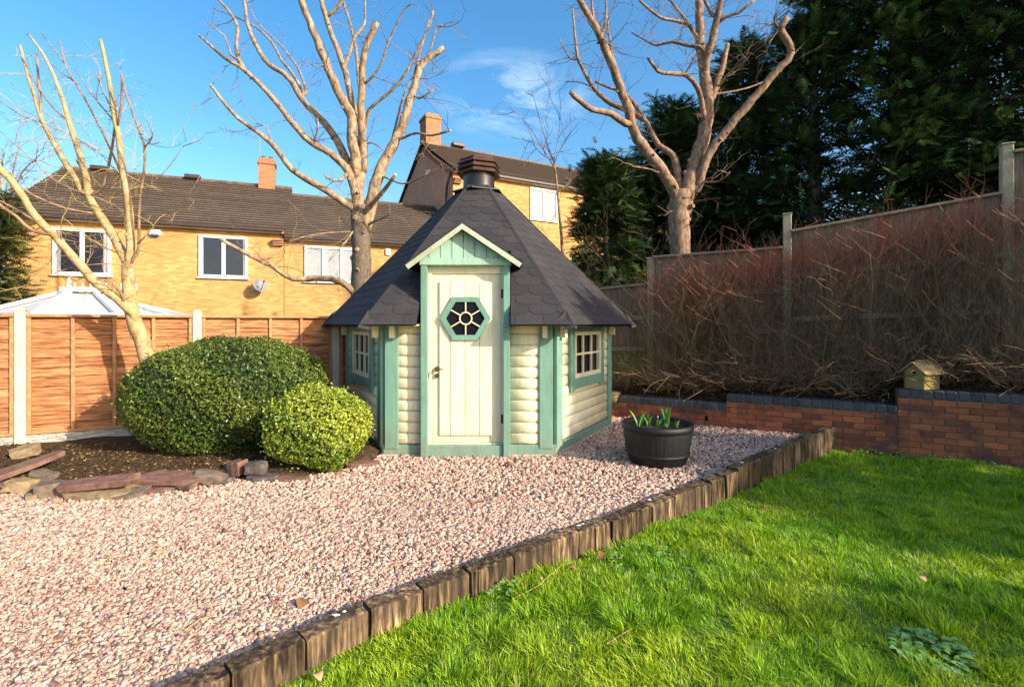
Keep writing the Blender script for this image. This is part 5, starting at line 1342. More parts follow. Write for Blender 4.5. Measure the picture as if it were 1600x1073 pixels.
rt = [
 ([(470, 930), (470, 830), (465, 700), (472, 630)], 76, 78, (0, 0)),
 ([(462, 700), (455, 640), (420, 580), (370, 510), (320, 440), (298, 360), (270, 280), (230, 180), (190, 90), (120, -30)], 46, 20, (0, -.9)),
 ([(475, 680), (465, 600), (445, 510), (400, 480), (350, 390), (290, 310), (240, 290), (190, 270)], 34, 8, (.1, .8)),
 ([(475, 700), (500, 600), (530, 500), (560, 380), (550, 250), (535, 130), (530, -40)], 62, 26, (.05, .3)),
 ([(548, 240), (560, 180), (580, 110), (608, -20)], 34, 20, (0, -.5)),
 ([(525, 620), (555, 520), (620, 430), (720, 310), (780, 240), (832, 178), (805, 110), (800, 90), (822, 58)], 36, 22, (0, -.9)),
 ([(798, 95), (780, 75), (785, 45)], 10, 6, (-.9, -1)),
 ([(292, 408), (260, 385), (225, 368), (180, 362), (140, 335), (108, 302)], 26, 16, (-.4, -1.2)),
 ([(345, 390), (290, 360), (240, 340), (185, 290), (140, 210), (128, 170), (115, 30)], 24, 7, (.4, 1)),
 ([(245, 340), (185, 290), (130, 270), (88, 270)], 9, 4, (.5, .9)),
 ([(128, 195), (105, 190), (70, 125)], 10, 5, (.8, 1)),
 ([(548, 400), (540, 340), (525, 290), (490, 248), (440, 242), (395, 235), (362, 190)], 24, 10, (-.1, -1)),
 ([(485, 245), (510, 200), (540, 150)], 9, 5, (-.5, -.7)),
 ([(532, 155), (490, 150), (440, 138), (390, 150), (350, 130), (310, 108)], 18, 6, (0, .7)),
 ([(525, 125), (500, 85), (470, 73), (400, 55), (335, 2)], 20, 10, (0, -.6)),
 ([(500, 90), (475, 50), (440, 5), (400, -20)], 14, 8, (-.2, -.4)),
 ([(575, 320), (595, 260), (612, 210), (625, 145)], 26, 16, (.1, .2)),
 ([(590, 290), (640, 230), (680, 205), (695, 185)], 11, 5, (.2, -.3)),
 ([(575, 310), (640, 302), (720, 280), (790, 240), (855, 165)], 11, 4, (.2, .8)),
 ([(575, 50), (560, 25), (540, -20)], 20, 12, (0, .3)),
 ([(590, 80), (620, 55), (660, 42), (715, 0)], 18, 10, (-.2, -.5)),
 ([(232, 180), (215, 120), (225, 50), (222, -20)], 14, 8, (-.6, -.2)),
 ([(205, 120), (185, 60), (175, -20)], 14, 8, (-.7, -.9)),
 ([(268, 260), (245, 180), (232, 90), (225, 20)], 13, 6, (-.5, .1)),
 ([(552, 600), (600, 596), (632, 566)], 12, 6, (0, -.6)),
 ([(405, 570), (360, 555), (312, 548)], 11, 6, (0, -.5)),
]
bare_tree('bare_tree', 'bare grey brown tree with forked trunk in front of the dark conifers', 10.0, rt, M['bark_right'], (840, 0), 0.475, 22, M['twig'], 140)
lt = [
 ([(238, 600), (232, 564), (222, 530), (211, 504), (204, 483), (201, 446), (200, 412)], 31, 18, (0, 0)),
 ([(201, 420), (202, 404), (204, 373), (201, 323), (196, 290), (190, 254), (185, 210), (180, 189), (177, 165), (167, 108), (157, 62)], 15, 5, (0, -.2)),
 ([(200, 415), (196, 404), (167, 352), (146, 321), (138, 301), (133, 270), (123, 236), (107, 189), (97, 152), (78, 105), (60, 74), (43, 53)], 17, 3, (0, .4)),
 ([(204, 412), (210, 402), (217, 386), (217, 339), (219, 305), (224, 275), (226, 230), (211, 186), (196, 144), (190, 116)], 7, 3, (0, -.5)),
 ([(226, 230), (234, 222), (240, 208)], 4.5, 3, (-.4, -.5)),
 ([(212, 506), (209, 490), (183, 467), (146, 438), (112, 399), (86, 370), (52, 334), (37, 311), (16, 283), (-12, 250)], 17, 9, (0, -.7)),
 ([(78, 366), (50, 360), (26, 339), (0, 321), (-30, 300)], 7, 5, (-.5, -.9)),
 ([(86, 370), (60, 350), (30, 330), (-20, 305)], 6, 4, (-.5, -.2)),
 ([(128, 300), (123, 288), (99, 249), (70, 197), (60, 170), (44, 118), (31, 71)], 12, 4.5, (.1, .6)),
 ([(63, 180), (63, 165), (60, 120), (57, 84)], 5.5, 4.5, (.4, .5)),
 ([(107, 190), (85, 170), (70, 152), (50, 122), (42, 112)], 4.5, 3, (.2, .5)),
 ([(200, 300), (193, 280), (172, 231), (154, 194), (130, 150), (104, 105), (94, 63)], 7, 2.6, (-.1, .3)),
 ([(120, 130), (95, 113), (70, 90)], 3, 1.6, (.2, .4)),
 ([(106, 106), (90, 85), (65, 52)], 3, 1.4, (.2, .3)),
 ([(177, 188), (160, 168), (141, 144), (117, 108)], 3.6, 2, (-.1, .3)),
 ([(183, 200), (190, 163), (190, 116)], 5, 3.6, (-.1, -.3)),
 ([(178, 180), (159, 137), (149, 113)], 3.6, 2.4, (-.1, .1)),
 ([(159, 296), (172, 249), (180, 194)], 6, 5, (.1, -.1)),
 ([(133, 285), (126, 262), (119, 250)], 4.5, 3, (0, .1)),
 ([(151, 334), (104, 326), (52, 305), (5, 272), (-20, 250)], 4.6, 2.6, (-.05, -.6)),
 ([(175, 320), (140, 305), (90, 285), (40, 240), (0, 205)], 3, 1.4, (0, -.5)),
 ([(217, 380), (250, 344), (295, 303), (312, 275)], 3, 1.4, (-.1, -.5)),
 ([(217, 300), (256, 270), (287, 228)], 2.8, 1.2, (-.1, -.2)),
 ([(188, 454), (162, 438), (130, 433), (97, 454)], 3.4, 1.6, (-.2, -.5)),
 ([(193, 417), (170, 412), (104, 420), (13, 457)], 2.4, 1, (0, -.5)),
 ([(180, 394), (141, 373), (97, 339)], 3, 1.8, (0, -.3)),
 ([(193, 470), (189, 458), (172, 440), (150, 436)], 6, 2, (-.1, -.3)),
 ([(97, 385), (95, 360), (97, 340)], 3, 1.6, (-.4, -.5)),
 ([(172, 250), (130, 225), (80, 215), (20, 225)], 1.8, .8, (0, -.4)),
 ([(60, 190), (30, 178), (0, 158)], 2.6, 1.6, (.4, .3)),
 ([(190, 278), (150, 235), (110, 212), (60, 190), (0, 175)], 1.8, .8, (0, .5)),
]
bare_tree('bare_tree', 'slim bare tree with pale yellow bark behind the dome bush', 5.82, lt, M['bark_left'], (0, 0), 1.0, 23, M['twig_y'], 130, thinmat=M['bark_thin'])
# slender sapling in front of the right hand house
sap = [([(885, 460), (878, 380), (872, 310), (866, 255), (862, 245)], 7, 3.4, (0, 0)), ([(866, 262), (850, 235), (825, 195), (797, 168)], 3, .9, (0, -.5)), ([(864, 250), (850, 210), (836, 160), (830, 138)], 2.6, .8, (0, .5)), ([(866, 250), (872, 215), (876, 183)], 2, .7, (0, .2)),
       ([(866, 255), (880, 225), (905, 190)], 2, .7, (0, -.3)), ([(862, 250), (845, 240), (825, 215)], 2, .7, (0, .4)), ([(870, 300), (885, 290), (900, 270)], 2, .7, (0, .3)), ([(880, 400), (860, 380), (845, 350)], 2.4, .8, (0, -.3))]
bare_tree('sapling', 'slender leafless sapling in front of the right hand brick house', 11.0, sap, M['bark_right'], (0, 0), 1.0, 24, M['twig'], 22)

# ------------------------------------------------------------------ houses
def house(name, label, A, ang, Lh, Dp, zb, ze, zr, brick, tile, gable_brick=None, ov=0.25):
    root = thing(name, label, 'house', (A.x, A.y, 0), ang)
    Mx = world_of(root)
    def lp(u, v, z): return Mx @ Vector((u, v, z))
    def part(name_, mb, mat, parent=None, **k): return mb.build(name_, mat, parent or root, **k)
    for v_, fc_ in ((0, [0, 1, 2, 3]), (Dp, [3, 2, 1, 0])):
        m_ = MB(); m_.add([lp(0, v_, zb), lp(Lh, v_, zb), lp(Lh, v_, ze), lp(0, v_, ze)], [fc_]); part('wall', m_, brick)
    for u in (0, Lh):
        m_ = MB(); m_.add([lp(u, 0, zb), lp(u, Dp, zb), lp(u, Dp, ze), lp(u, Dp/2, zr-0.12), lp(u, 0, ze)], [[0, 1, 2, 3, 4] if u else [4, 3, 2, 1, 0]]); part('gable_wall', m_, gable_brick or brick)
    # roofs, stepped tile courses
    run = Dp/2+ov; rise = zr-ze+ov*(zr-ze)/(Dp/2); zee = ze-ov*(zr-ze)/(Dp/2)+0.12
    nC = int(math.hypot(run, rise)/0.23)
    for sgn, v0 in ((1, -ov), (-1, Dp+ov)):
        m_ = MB()
        for i in range(nC):
            f0, f1 = i/nC, (i+1)/nC; u0, u1 = -0.12, Lh+0.12
            wv_ = random.uniform(-.006, .006); a0 = lp(u0, v0+sgn*run*f0, zee+rise*f0+0.045+wv_); a1 = lp(u1, v0+sgn*run*f0, zee+rise*f0+0.045+wv_)
            b0 = lp(u0, v0+sgn*run*f1, zee+rise*f1+0.0); b1 = lp(u1, v0+sgn*run*f1, zee+rise*f1+0.0)
            c0 = lp(u0, v0+sgn*run*f0, zee+rise*f0-0.03); c1 = lp(u1, v0+sgn*run*f0, zee+rise*f0-0.03)
            m_.add([a0, a1, b1, b0, c0, c1], [[0, 1, 2, 3], [4, 5, 1, 0]])
        ro_ = part('roof', m_, tile); ro_.data.materials.append(M['lap_shade'])
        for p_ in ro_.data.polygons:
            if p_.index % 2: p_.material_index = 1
    m_ = MB(); m_.tube([lp(-0.13, Dp/2, zr+0.13), lp(Lh+0.13, Dp/2, zr+0.13)], 0.09, 8); part('ridge_tiles', m_, tile)
    m_ = MB(); m_.bar(lp(0, -ov-0.02, zee-0.06), lp(Lh, -ov-0.02, zee-0.06), 0.12, 0.12, b=.02); part('gutter', m_, M['fascia'])
    m_ = MB(); m_.bar(lp(0, -ov*0.5, zee-0.13), lp(Lh, -ov*0.5, zee-0.13), ov*0.9, 0.05); part('soffit', m_, M['offwhite'])
    return root, lp
def onplane(lpA, u_dir, px, py):
    """photo pixel -> (u, z) on the vertical facade through lpA along u_dir"""
    k = (px-800)/F; # X = k*Y ; point = A + u*dir
    u = (k*lpA.y-lpA.x)/(u_dir.x-k*u_dir.y); Y = lpA.y+u*u_dir.y
    return u, CH-(py-HY)/F*Y
def house_window(root, lp, A, dr, x0, y0, x1, y1, lights, curtain=0.0, sill=True):
    u0, za = onplane(A, dr, x0, y0); u1, zb_ = onplane(A, dr, x1, y1); zc = onplane(A, dr, x0, y1)[1]; z0 = (zb_+zc)/2; z1 = (za+onplane(A, dr, x1, y0)[1])/2
    um = (u0+u1)/2; Wd = u1-u0; Hh = z1-z0; Mr = world_of(root).to_3x3()
    wn_ = MB().box(lp(um, 0.0, (z0+z1)/2), (Wd-0.02, 0.05, Hh-0.02), Mr).build('window', M['pane'], root)
    for (u, z, sx, sz) in ((u0+.04, (z0+z1)/2, .085, Hh), (u1-.04, (z0+z1)/2, .085, Hh)): MB().box(lp(u, -0.03, z), (sx, 0.09, sz), Mr, .008).build('frame', M['white'], wn_)
    for z in (z0+.045, z1-.045): MB().box(lp(um, -0.03, z), (Wd-.17, 0.088, .09), Mr, .008).build('frame', M['white'], wn_)
    for i in range(1, lights): 
        u = u0+Wd*i/lights; MB().box(lp(u, -0.032, (z0+z1)/2), (.11, 0.088, Hh-.18), Mr, .008).build('mullion', M['white'], wn_)
    if curtain:
        for i in range(lights):
            ua, ub = u0+Wd*i/lights+.06, u0+Wd*(i+1)/lights-.06; cw = (ub-ua)*curtain
            MB().box(lp(ua+cw/2 if i == 0 else ub-cw/2, -0.0275, (z0+z1)/2), (cw, .003, Hh-.2), Mr).build('curtain', M['curtain'], wn_)
    MB().box(lp(um, -0.04, z0-.02), (Wd+.1, .12, .05), Mr, .01).build('sill', M['white'], wn_)
    return u0, z0
dr1 = Vector((0.93, 0.369)).normalized(); ang1 = math.atan2(dr1.y, dr1.x)
A1 = Vector((-15.3, 14.95)); 
u_end = onplane(A1, dr1, 443, 400)[0]
h1, lp1 = house('brick_house', 'yellow brick house with brown tiled roof behind the left fence', A1, ang1, u_end, 8.0, -0.62, 4.86, 7.2, M['housebrick'], M['tile'])
house_window(h1, lp1, A1, dr1, 83, 358, 174, 430, 2, 0.22)
house_window(h1, lp1, A1, dr1, 311, 369, 387, 434, 2, 0.12)
def corbel(root, lp, u, z):
    Mr = world_of(root).to_3x3()
    for i in range(3): MB().box(lp(u, -.06-.03*i, z+.075*i), (.34, .16+.05*i, .07), Mr).build('corbel', M['chimbrick'], root)
corbel(h1, lp1, .15, 4.28); corbel(h1, lp1, u_end-.17, 4.3)
Mr1 = world_of(h1).to_3x3()
def chimney(root, lp, u, v, z0, z1, wd, dp, brick):
    Mr = world_of(root).to_3x3()
    ch = MB().box(lp(u, v, (z0+z1)/2), (wd, dp, z1-z0), Mr).build('chimney', brick, root)
    MB().box(lp(u, v, z1-.12), (wd+.09, dp+.09, .14), Mr).build('chimney_band', brick, ch)
    MB().box(lp(u, v, z1+.03), (wd-.06, dp-.06, .09), Mr, .02).build('chimney_cap', M['chimbrick'], ch)
    for s_ in (-.14, .14): 
        m_ = MB(); m_.lathe(lp(u+s_, v, z1+.05), [(.085, 0), (.075, .12), (.09, .14), (.05, .14)], 10); m_.build('chimney_pot', M['tile'], ch)
chimney(h1, lp1, u_end-.85, 4.0, 6.6, 8.40, .62, .62, M['chimbrick'])
for du in (4.6, 1.55):
    MB().box(lp1(u_end-du-2, 3.9, 7.42), (.55, .3, .16), Mr1, .03).build('ridge_vent', M['fascia'], h1)
# alarm box
u_, z_ = onplane(A1, dr1, 243, 364); al = thing('alarm_box', 'white and blue burglar alarm box under the eave of the left house', 'alarm box', tuple(lp1(u_, -.02, z_)), ang1)
MB().box(lp1(u_, -.06, z_), (.34, .1, .2), Mr1, .04).build('cover', M['white'], al); MB().box(lp1(u_, -.075, z_-.07), (.25, .09, .12), Mr1, .04).build('lower_cover', M['alarm_blue'], al)
# dish
u_, z_ = onplane(A1, dr1, 408, 447); sd = thing('satellite_dish', 'grey satellite dish on the yellow brick wall beside the right window', 'satellite dish', tuple(lp1(u_, -.05, z_)), ang1)
ctr = lp1(u_, -.35, z_); axd = (Mr1 @ Vector((.45, -1, .35))).normalized(); t1 = axd.orthogonal().normalized(); t2 = axd.cross(t1); m_ = MB(); vs = []
for i in range(5):
    r_ = .235*i/4
    for q in range(20): a_ = 2*PI*q/20; vs.append(ctr+(t1*math.cos(a_)+t2*math.sin(a_))*r_+axd*(r_*r_*.6))
m_.add(vs, [[i*20+q, i*20+(q+1) % 20, (i+1)*20+(q+1) % 20, (i+1)*20+q] for i in range(4) for q in range(20)]); m_.build('dish', M['dish'], sd, smooth=True)
MB().tube([lp1(u_, 0, z_-.1), lp1(u_, -.2, z_-.1), ctr], .02, 8).build('bracket', M['iron'], sd); MB().tube([ctr-t1*.0+Vector((0, 0, -.25)), ctr+axd*.38], .012, 6).build('arm', M['iron'], sd)
MB().tube([ctr+axd*.36, ctr+axd*.44], .03, 8).build('receiver', M['iron'], sd)
# aerial on the chimney
pa = lp1(u_end-.85, 4.0, 8.4); ae = thing('tv_aerial', 'thin television aerial on the left house chimney', 'aerial', tuple(pa), ang1)
MB().tube([pa+Vector((-.28, -.1, -.5)), pa+Vector((-.28, -.1, 1.0))], .018, 6).build('mast', M['dish'], ae)
b0 = pa+Vector((-.28, -.1, .95)); b1 = b0+Vector((-1.6, -.3, .35)); MB().tube([b0, b1], .012, 5).build('boom', M['dish'], ae)
m_ = MB()
for i in range(9): c_ = b0.lerp(b1, .1+i*.1); m_.tube([c_+Vector((.08, -.28, 0)), c_-Vector((.08, -.28, 0))], .006, 4)
m_.build('elements', M['dish'], ae)
# second house
A2 = A1+dr1*(u_end+.02)+Vector((-dr1.y, dr1.x))*.12; L2 = 8.3
h2, lp2 = house('brick_house', 'lower yellow brick house with a three light window behind the bare tree', A2, ang1, L2, 8.0, -0.62, 4.68, 6.95, M['housebrick'], M['tile'])
house_window(h2, lp2, A2, dr1, 476, 386, 562, 441, 3, 1.0)
u_, z_ = onplane(A2, dr1, 606, 394); MB().box(lp2(u_, -.04, z_), (.2, .08, .24), Mr1, .02).build('vent_box', M['white'], h2)
# right house
dr3 = Vector((0.872, 0.49)).normalized(); ang3 = math.atan2(dr3.y, dr3.x); A3 = Vector((-2.61, 22.0))
h3, lp3 = house('brick_house', 'taller brick house with brown gable wall and chimney behind the hut', A3, ang3, 14.0, 8.0, -0.62, 8.35, 10.65, M['housebrick'], M['tile2'], M['gablebrick'])
house_window(h3, lp3, A3, dr3, 828, 296, 870, 345, 2, 1.0); house_window(h3, lp3, A3, dr3, 912, 308, 938, 352, 2, 1.0)
chimney(h3, lp3, .5, 4.3, 9.9, 12.25, .8, .95, M['chimbrick'])
corbel(h3, lp3, .17, 7.75)
Mr3 = world_of(h3).to_3x3(); MB().box(lp3(1.9, 3.9, 10.95), (.7, .35, .2), Mr3, .03).build('ridge_vent', M['fascia'], h3)
MB().tube([lp3(-.1, .0, 8.2), lp3(-.15, .35, 7.7), lp3(-.1, .6, 7.2), lp3(-.1, .6, -.5)], .05, 8).build('downpipe', M['iron'], h3)
m_ = MB()
for i in range(16):
    f = i/16; m_.box(lp3(-.03, 4*f+.1, 8.15+2.3*f), (.06, .12, .2), Mr3)
m_.build('dentil_course', M['chimbrick'], h3)
MB().tube([lp3(-.02, 2.9, 9.0), lp3(-.2, 2.9, 8.95)], .09, 8).build('lamp', M['white'], h3)

# ------------------------------------------------------------------ conservatory roof over the left fence
Yc = 9.6; Fp = at(112, 457, Yc); Bp = at(160, 459, Yc+2.2)
cons = thing('conservatory', 'white framed conservatory with grey glazed hip roof behind the left fence', 'conservatory', (Fp.x, Fp.y, -0.62))
zE = 1.62
ev = [at(-70, 0, 10.6), at(-45, 0, 9.3), at(55, 0, 8.3), at(185, 0, 8.5), at(262, 0, 9.8), at(300, 0, 12.0)]
ev = [Vector((p.x, p.y, zE)) for p in ev]
apx_ = [Bp, Fp, Fp, Fp, Bp.lerp(Fp, .5), Bp]
Fp.z = 2.10; Bp.z = 2.10; apx_ = [Bp, Fp, Fp, Fp+Vector((.35, .1, 0)), Bp, Bp]
for i in range(5):
    quad = [ev[i], ev[i+1], apx_[i+1]]+([apx_[i]] if (apx_[i]-apx_[i+1]).length > .01 else [])
    MB().prism(quad, (0, 0, -.02)).build('roof_pane', M['consglass'], cons)
    MB().prism([ev[i], ev[i+1], Vector((ev[i+1].x, ev[i+1].y, .2)), Vector((ev[i].x, ev[i].y, .2))], (0, .03, 0)).build('side_pane', M['pane'], cons)
    MB().bar(ev[i], ev[i+1], .12, .12).build('eave_beam', M['white'], cons)
    MB().prism([Vector((ev[i].x, ev[i].y, .25)), Vector((ev[i+1].x, ev[i+1].y, .25)), Vector((ev[i+1].x, ev[i+1].y, -.62)), Vector((ev[i].x, ev[i].y, -.62))], (0, .1, 0)).build('dwarf_wall', M['housebrick'], cons)
for i in range(6):
    MB().bar(ev[i]+Vector((0, 0, .04)), apx_[i]+Vector((0, 0, .04)), .09, .07).build('rafter', M['white'], cons)
for i in range(1, 5):
    MB().bar(ev[i], Vector((ev[i].x, ev[i].y, .1)), .09, .09, up=Vector((0, 1, 0))).build('mullion', M['white'], cons)
MB().bar(Fp+Vector((0, 0, .05)), Bp+Vector((0, 0, .05)), .16, .08).build('ridge', M['white'], cons)
MB().bar(Fp+Vector((-.1, -.1, .05)), Fp+Vector((.5, .05, .05)), .16, .08).build('ridge_end', M['white'], cons)
for i in range(9):
    c_ = (Fp+Vector((.06, 0, 0))).lerp(Fp+Vector((.95, .4, 0)), i/8)+Vector((0, 0, .08))
    MB().tube([c_, c_+Vector((0, 0, .05)), c_+Vector((0, 0, .09)), c_+Vector((0, 0, .12))], [.014, .008, .018, .004], 6).build('cresting_spike', M['white'], cons)
m_ = MB(); m_.lathe(Fp+Vector((-.05, 0, .07)), [(.03, 0), (.04, .06), (.02, .09), (.04, .14), (.015, .19), (.001, .23)], 10); m_.build('finial', M['white'], cons, smooth=True)

# ------------------------------------------------------------------ conifers
def frond_template():
    # a feathery spray lying in the xy plane, pointing +x, unit length
    tris = []
    def lf(a, b, w_):
        a = np.array(a); b = np.array(b); d = b-a; n = np.array([-d[1], d[0], 0]); n = n/(np.linalg.norm(n)+1e-9)*w_
        tris.append([a-n, a+n, b])
    lf((0, 0, 0), (1, 0, -.12), .04)
    for t, l_ in ((.12, .42), (.3, .42), (.48, .36), (.66, .26), (.82, .16)):
        for s_ in (-1, 1): lf((t, 0, -.1*t), (t+l_*.75, s_*l_*.62, -.1*t-.1*l_), .042)
    return np.array(tris)
FT = frond_template()
def conifer(name, label, x, y, zb, H, Rb, nf, seed, cdark, clight, fs=0.34, top=0.1, lowcut=0.05, group=None, cat='tree', gap=0.0):
    rng = np.random.default_rng(seed)
    root = thing(name, label, cat, (x, y, zb), 0, group)
    MB().tube([(x, y, zb), (x+.05, y, zb+H*.5), (x, y, zb+H*.97)], [H*.018+.05, H*.012+.02, .02], 8).build('trunk', M['bark_base'], root, smooth=True)
    # branches: each carries a tapering bunch of sprays
    nb = nf//26; BR = ((nf//26)*26); P = []; D = []; SZ = []; br = MB()
    for b_ in range(nb):
        t = lowcut+(1-lowcut)*rng.random()**0.9; a_ = rng.random()*2*PI; Rr = Rb*((1-t)**0.62*(1-top)+top*.6)*(0.72+.42*rng.random())*(1-.35*max(0, .18-t)/.18)
        z0_ = zb+H*t*0.98; dirv = np.array([math.cos(a_), math.sin(a_), .12+.25*t])
        rise = dirv/np.linalg.norm(dirv)
        if b_ % 3 == 0: 
            e = Vector((x, y, z0_))+Vector(rise.tolist())*Rr*.85; br.tube([(x, y, z0_-.1), ((x+e.x)/2, (y+e.y)/2, (z0_+e.z)/2+.03), tuple(e)], [.03, .02, .006], 3, cap=False)
        for _ in range(26):
            s_ = rng.random()**0.55; q = np.array([x, y, z0_])+rise*Rr*s_; spread = .12+.16*(1-s_)
            q = q+rng.normal(size=3)*np.array([spread, spread, .06+.08*(1-s_)]); q[2] -= .13*Rr*(s_**2)
            d = rise+rng.normal(size=3)*np.array([.5, .5, .32]); d[2] -= .12
            P.append(q); D.append(d); SZ.append(fs*rng.uniform(.6, 1.25))
    br.build('branch', M['bark_base'], root, kind='stuff')
    P = np.array(P); D = np.array(D); D /= np.linalg.norm(D, axis=1, keepdims=True); SZ = np.array(SZ)
    m_ = len(P); up = np.tile([0, 0, 1.0], (m_, 1))+rng.normal(size=(m_, 3))*.35
    sd_ = np.cross(up, D); sd_ /= np.linalg.norm(sd_, axis=1, keepdims=True)+1e-9; nn_ = np.cross(D, sd_)
    basis = np.stack([D, sd_, nn_], 1)    # rows
    V = np.einsum('tvi,mij->mtvj', FT, basis)*SZ[:, None, None, None]+P[:, None, None, :]
    T = np.arange(m_*len(FT)*3).reshape(-1, 3)
    ni = 520 if H > 4.4 and nf > 2500 else 120
    t_i = lowcut*.5+rng.random(ni)*.9; a_i = rng.random(ni)*2*PI; r_i = Rb*((1-t_i)**.62)*rng.random(ni)*.62
    Pi = np.stack([x+r_i*np.cos(a_i), y+r_i*np.sin(a_i), zb+H*t_i*.97], 1); Di = np.stack([np.cos(a_i), np.sin(a_i), rng.normal(0, .35, ni)], 1); Di /= np.linalg.norm(Di, axis=1, keepdims=True)
    s_i = np.cross(rng.normal(size=(ni, 3)), Di); s_i /= np.linalg.norm(s_i, axis=1, keepdims=True)+1e-9
    Vi = np.einsum('tvi,mij->mtvj', FT*np.array([1, 1.2, 1]), np.stack([Di, s_i, np.cross(Di, s_i)], 1))*(rng.uniform(.55, .95, ni)*Rb*.42)[:, None, None, None]+Pi[:, None, None, :]
    np_obj('inner_twigs', Vi.reshape(-1, 3), np.arange(ni*len(FT)*3).reshape(-1, 3), M['bushcore'], root, None, kind='stuff')
    q = rng.random(m_)[:, None]; C = np.array(cdark)*(1-q)+np.array(clight)*q; C = C*rng.uniform(.7, 1.3, (m_, 1)); C = np.repeat(C, len(FT)*3, 0)
    np_obj('crown', V.reshape(-1, 3), T, M['conifer'], root, C, kind='stuff'); return root
dk, lt_ = (0.026, 0.058, 0.018), (0.085, 0.155, 0.04)
G = 'tall dark conifers beyond the grey fence'
cn = [(at(945, 0, 12.2).x, 12.2, 6.3, 1.5, 6000, 'lowest dark conifer at the left end of the conifer row'),
      (at(1045, 0, 13.2).x, 13.2, 8.0, 1.9, 5800, 'dark conifer directly behind the forked bare tree'),
      (at(1160, 0, 12.8).x, 12.8, 9.4, 1.95, 6200, 'dark conifer just right of the forked bare tree'),
      (at(1270, 0, 11.6).x, 11.6, 10.4, 1.9, 6400, 'tall conifer above the middle timber fence post'),
      (at(1395, 0, 10.8).x, 10.8, 11.4, 2.1, 7800, 'very tall dark conifer left of the tallest fence post'),
      (at(1530, 0, 10.2).x, 10.2, 11.8, 2.2, 8600, 'very tall dark conifer behind the tallest fence post'),
      (at(1655, 0, 9.6).x, 9.6, 11.8, 2.1, 6000, 'very tall dark conifer cut by the right photo edge'),
      (at(1120, 0, 15.5).x, 15.5, 7.4, 2.5, 4200, 'low conifer filling the gap behind the forked bare tree'),
      (at(1088, 0, 14.2).x, 14.2, 8.2, 1.7, 4200, 'dark conifer tucked close behind the trunk of the forked bare tree'),
      (at(1000, 0, 14.6).x, 14.6, 6.9, 2.0, 5200, 'dark conifer between the lowest one and the forked bare tree'),
      (at(1215, 0, 14.6).x, 14.6, 9.9, 2.3, 3600, 'dark conifer set back behind the middle timber post'),
      (at(1460, 0, 13.6).x, 13.6, 11.5, 2.4, 4000, 'dark conifer set back between the two tallest ones'),
      ]
for k, (x, y, H, Rb, nf, lab) in enumerate(cn):
    conifer('conifer', lab, x, y, -.6, H, Rb, nf, 50+k, dk, (0.07, 0.11, 0.03) if k == 0 else lt_, .34, group=G, top=.18)
# trees off to the right of the camera that shade the wall and the hedge
for k, (x, y, H, Rb) in enumerate([(9.2, 1.75, 6.5, 1.6), (10.6, 3.6, 6.0, 1.6), (12.0, 5.4, 5.8, 1.6), (11.0, -.7, 5.0, 1.1), (9.4, -1.7, 4.5, .75)]):
    conifer('conifer', ['conifer right of the camera nearest the lawn', 'conifer right of the camera behind the nearest one', 'conifer right of the camera farthest back', 'short conifer right of the camera by itself', 'smallest sparse conifer right of the camera'][k], x, y, -.6, H, Rb, 3000 if k < 3 else (1500 if k == 3 else 700), 80+k, dk, lt_, .5, group='conifers out of view to the right', top=.25)
# far evergreen at left edge
conifer('evergreen_tree', 'dark evergreen at the left edge beside the brick house', at(-8, 0, 13.0).x, 13.0, -.6, 5.6, 1.15, 3600, 95, (0.03, 0.05, 0.015), (0.16, 0.17, 0.04), .3, top=.5)
t_l = [([(-10, 470), (5, 380), (15, 300)], 10, 6, (0, 0)), ([(12, 330), (20, 270), (30, 230)], 5, 2, (0, .3)), ([(10, 320), (35, 270), (60, 245)], 4, 1.4, (0, -.3)), ([(8, 330), (0, 280), (8, 235)], 4, 1.4, (0, .2))]
bare_tree('bare_tree', 'small twiggy brown tree at the left edge behind the house corner', 14.0, t_l, M['bark_right'], (0, 0), 1.0, 26, M['twig'], 60)

# ------------------------------------------------------------------ small things on the lawn and gravel
def stick(label, pts, r, mat='twig_y', lift=0.02):
    mb = MB(); mb.tube(pts, [r*(1-.5*i/(len(pts)-1)) for i in range(len(pts))], 6); tag(mb.build('fallen_twig', M[mat]), label, 'twig', 'fallen twigs on the ground')
gz = -.012
stick('straight pale twig lying on the lawn grass', [gnd(948, 1005, gz), gnd(975, 988, gz+.01), gnd(1022, 965, gz+.01)], .004, 'bark_left')
stick('long thin twig leaning against the timber edging', [gnd(800, 936, gz), gnd(840, 915, gz+.02), gnd(880, 880, gz+.06)], .003)
stick('short dark twig on the lawn near the edging steps', [gnd(1172, 790, gz), gnd(1190, 795, gz), gnd(1207, 797, gz)], .007, 'twig_brown')
stick('thin curved twig on the gravel at lower left', [gnd(288, 985, .03), gnd(310, 968, .035), gnd(338, 960, .03)], .004)
stick('brown twig on the gravel in the middle of the path', [gnd(735, 785, .03), gnd(765, 778, .035), gnd(772, 775, .03)], .006, 'twig_brown')
def dead_leaf(label, p, s, rz_, mat):
    mb = MB(); n = 5; Mr = Matrix.Rotation(rz_, 3, 'Z'); vs = []
    for i in range(n+1):
        t = i/n; w_ = math.sin(PI*t)**.8*.34+.01; z = .22*math.sin(PI*t)+.05*t
        vs += [Vector(p)+Mr @ Vector(((t-.5)*s, -w_*s, z*s+.3*w_*s)), Vector(p)+Mr @ Vector(((t-.5)*s, 0, z*s)), Vector(p)+Mr @ Vector(((t-.5)*s, w_*s, z*s+.35*w_*s))]
    fs = []
    for i in range(n): fs += [[i*3, i*3+1, i*3+4, i*3+3], [i*3+1, i*3+2, i*3+5, i*3+4]]
    mb.add(vs, fs); tag(mb.build('fallen_leaf', M[mat], smooth=True), label, 'leaf', 'fallen dead leaves')
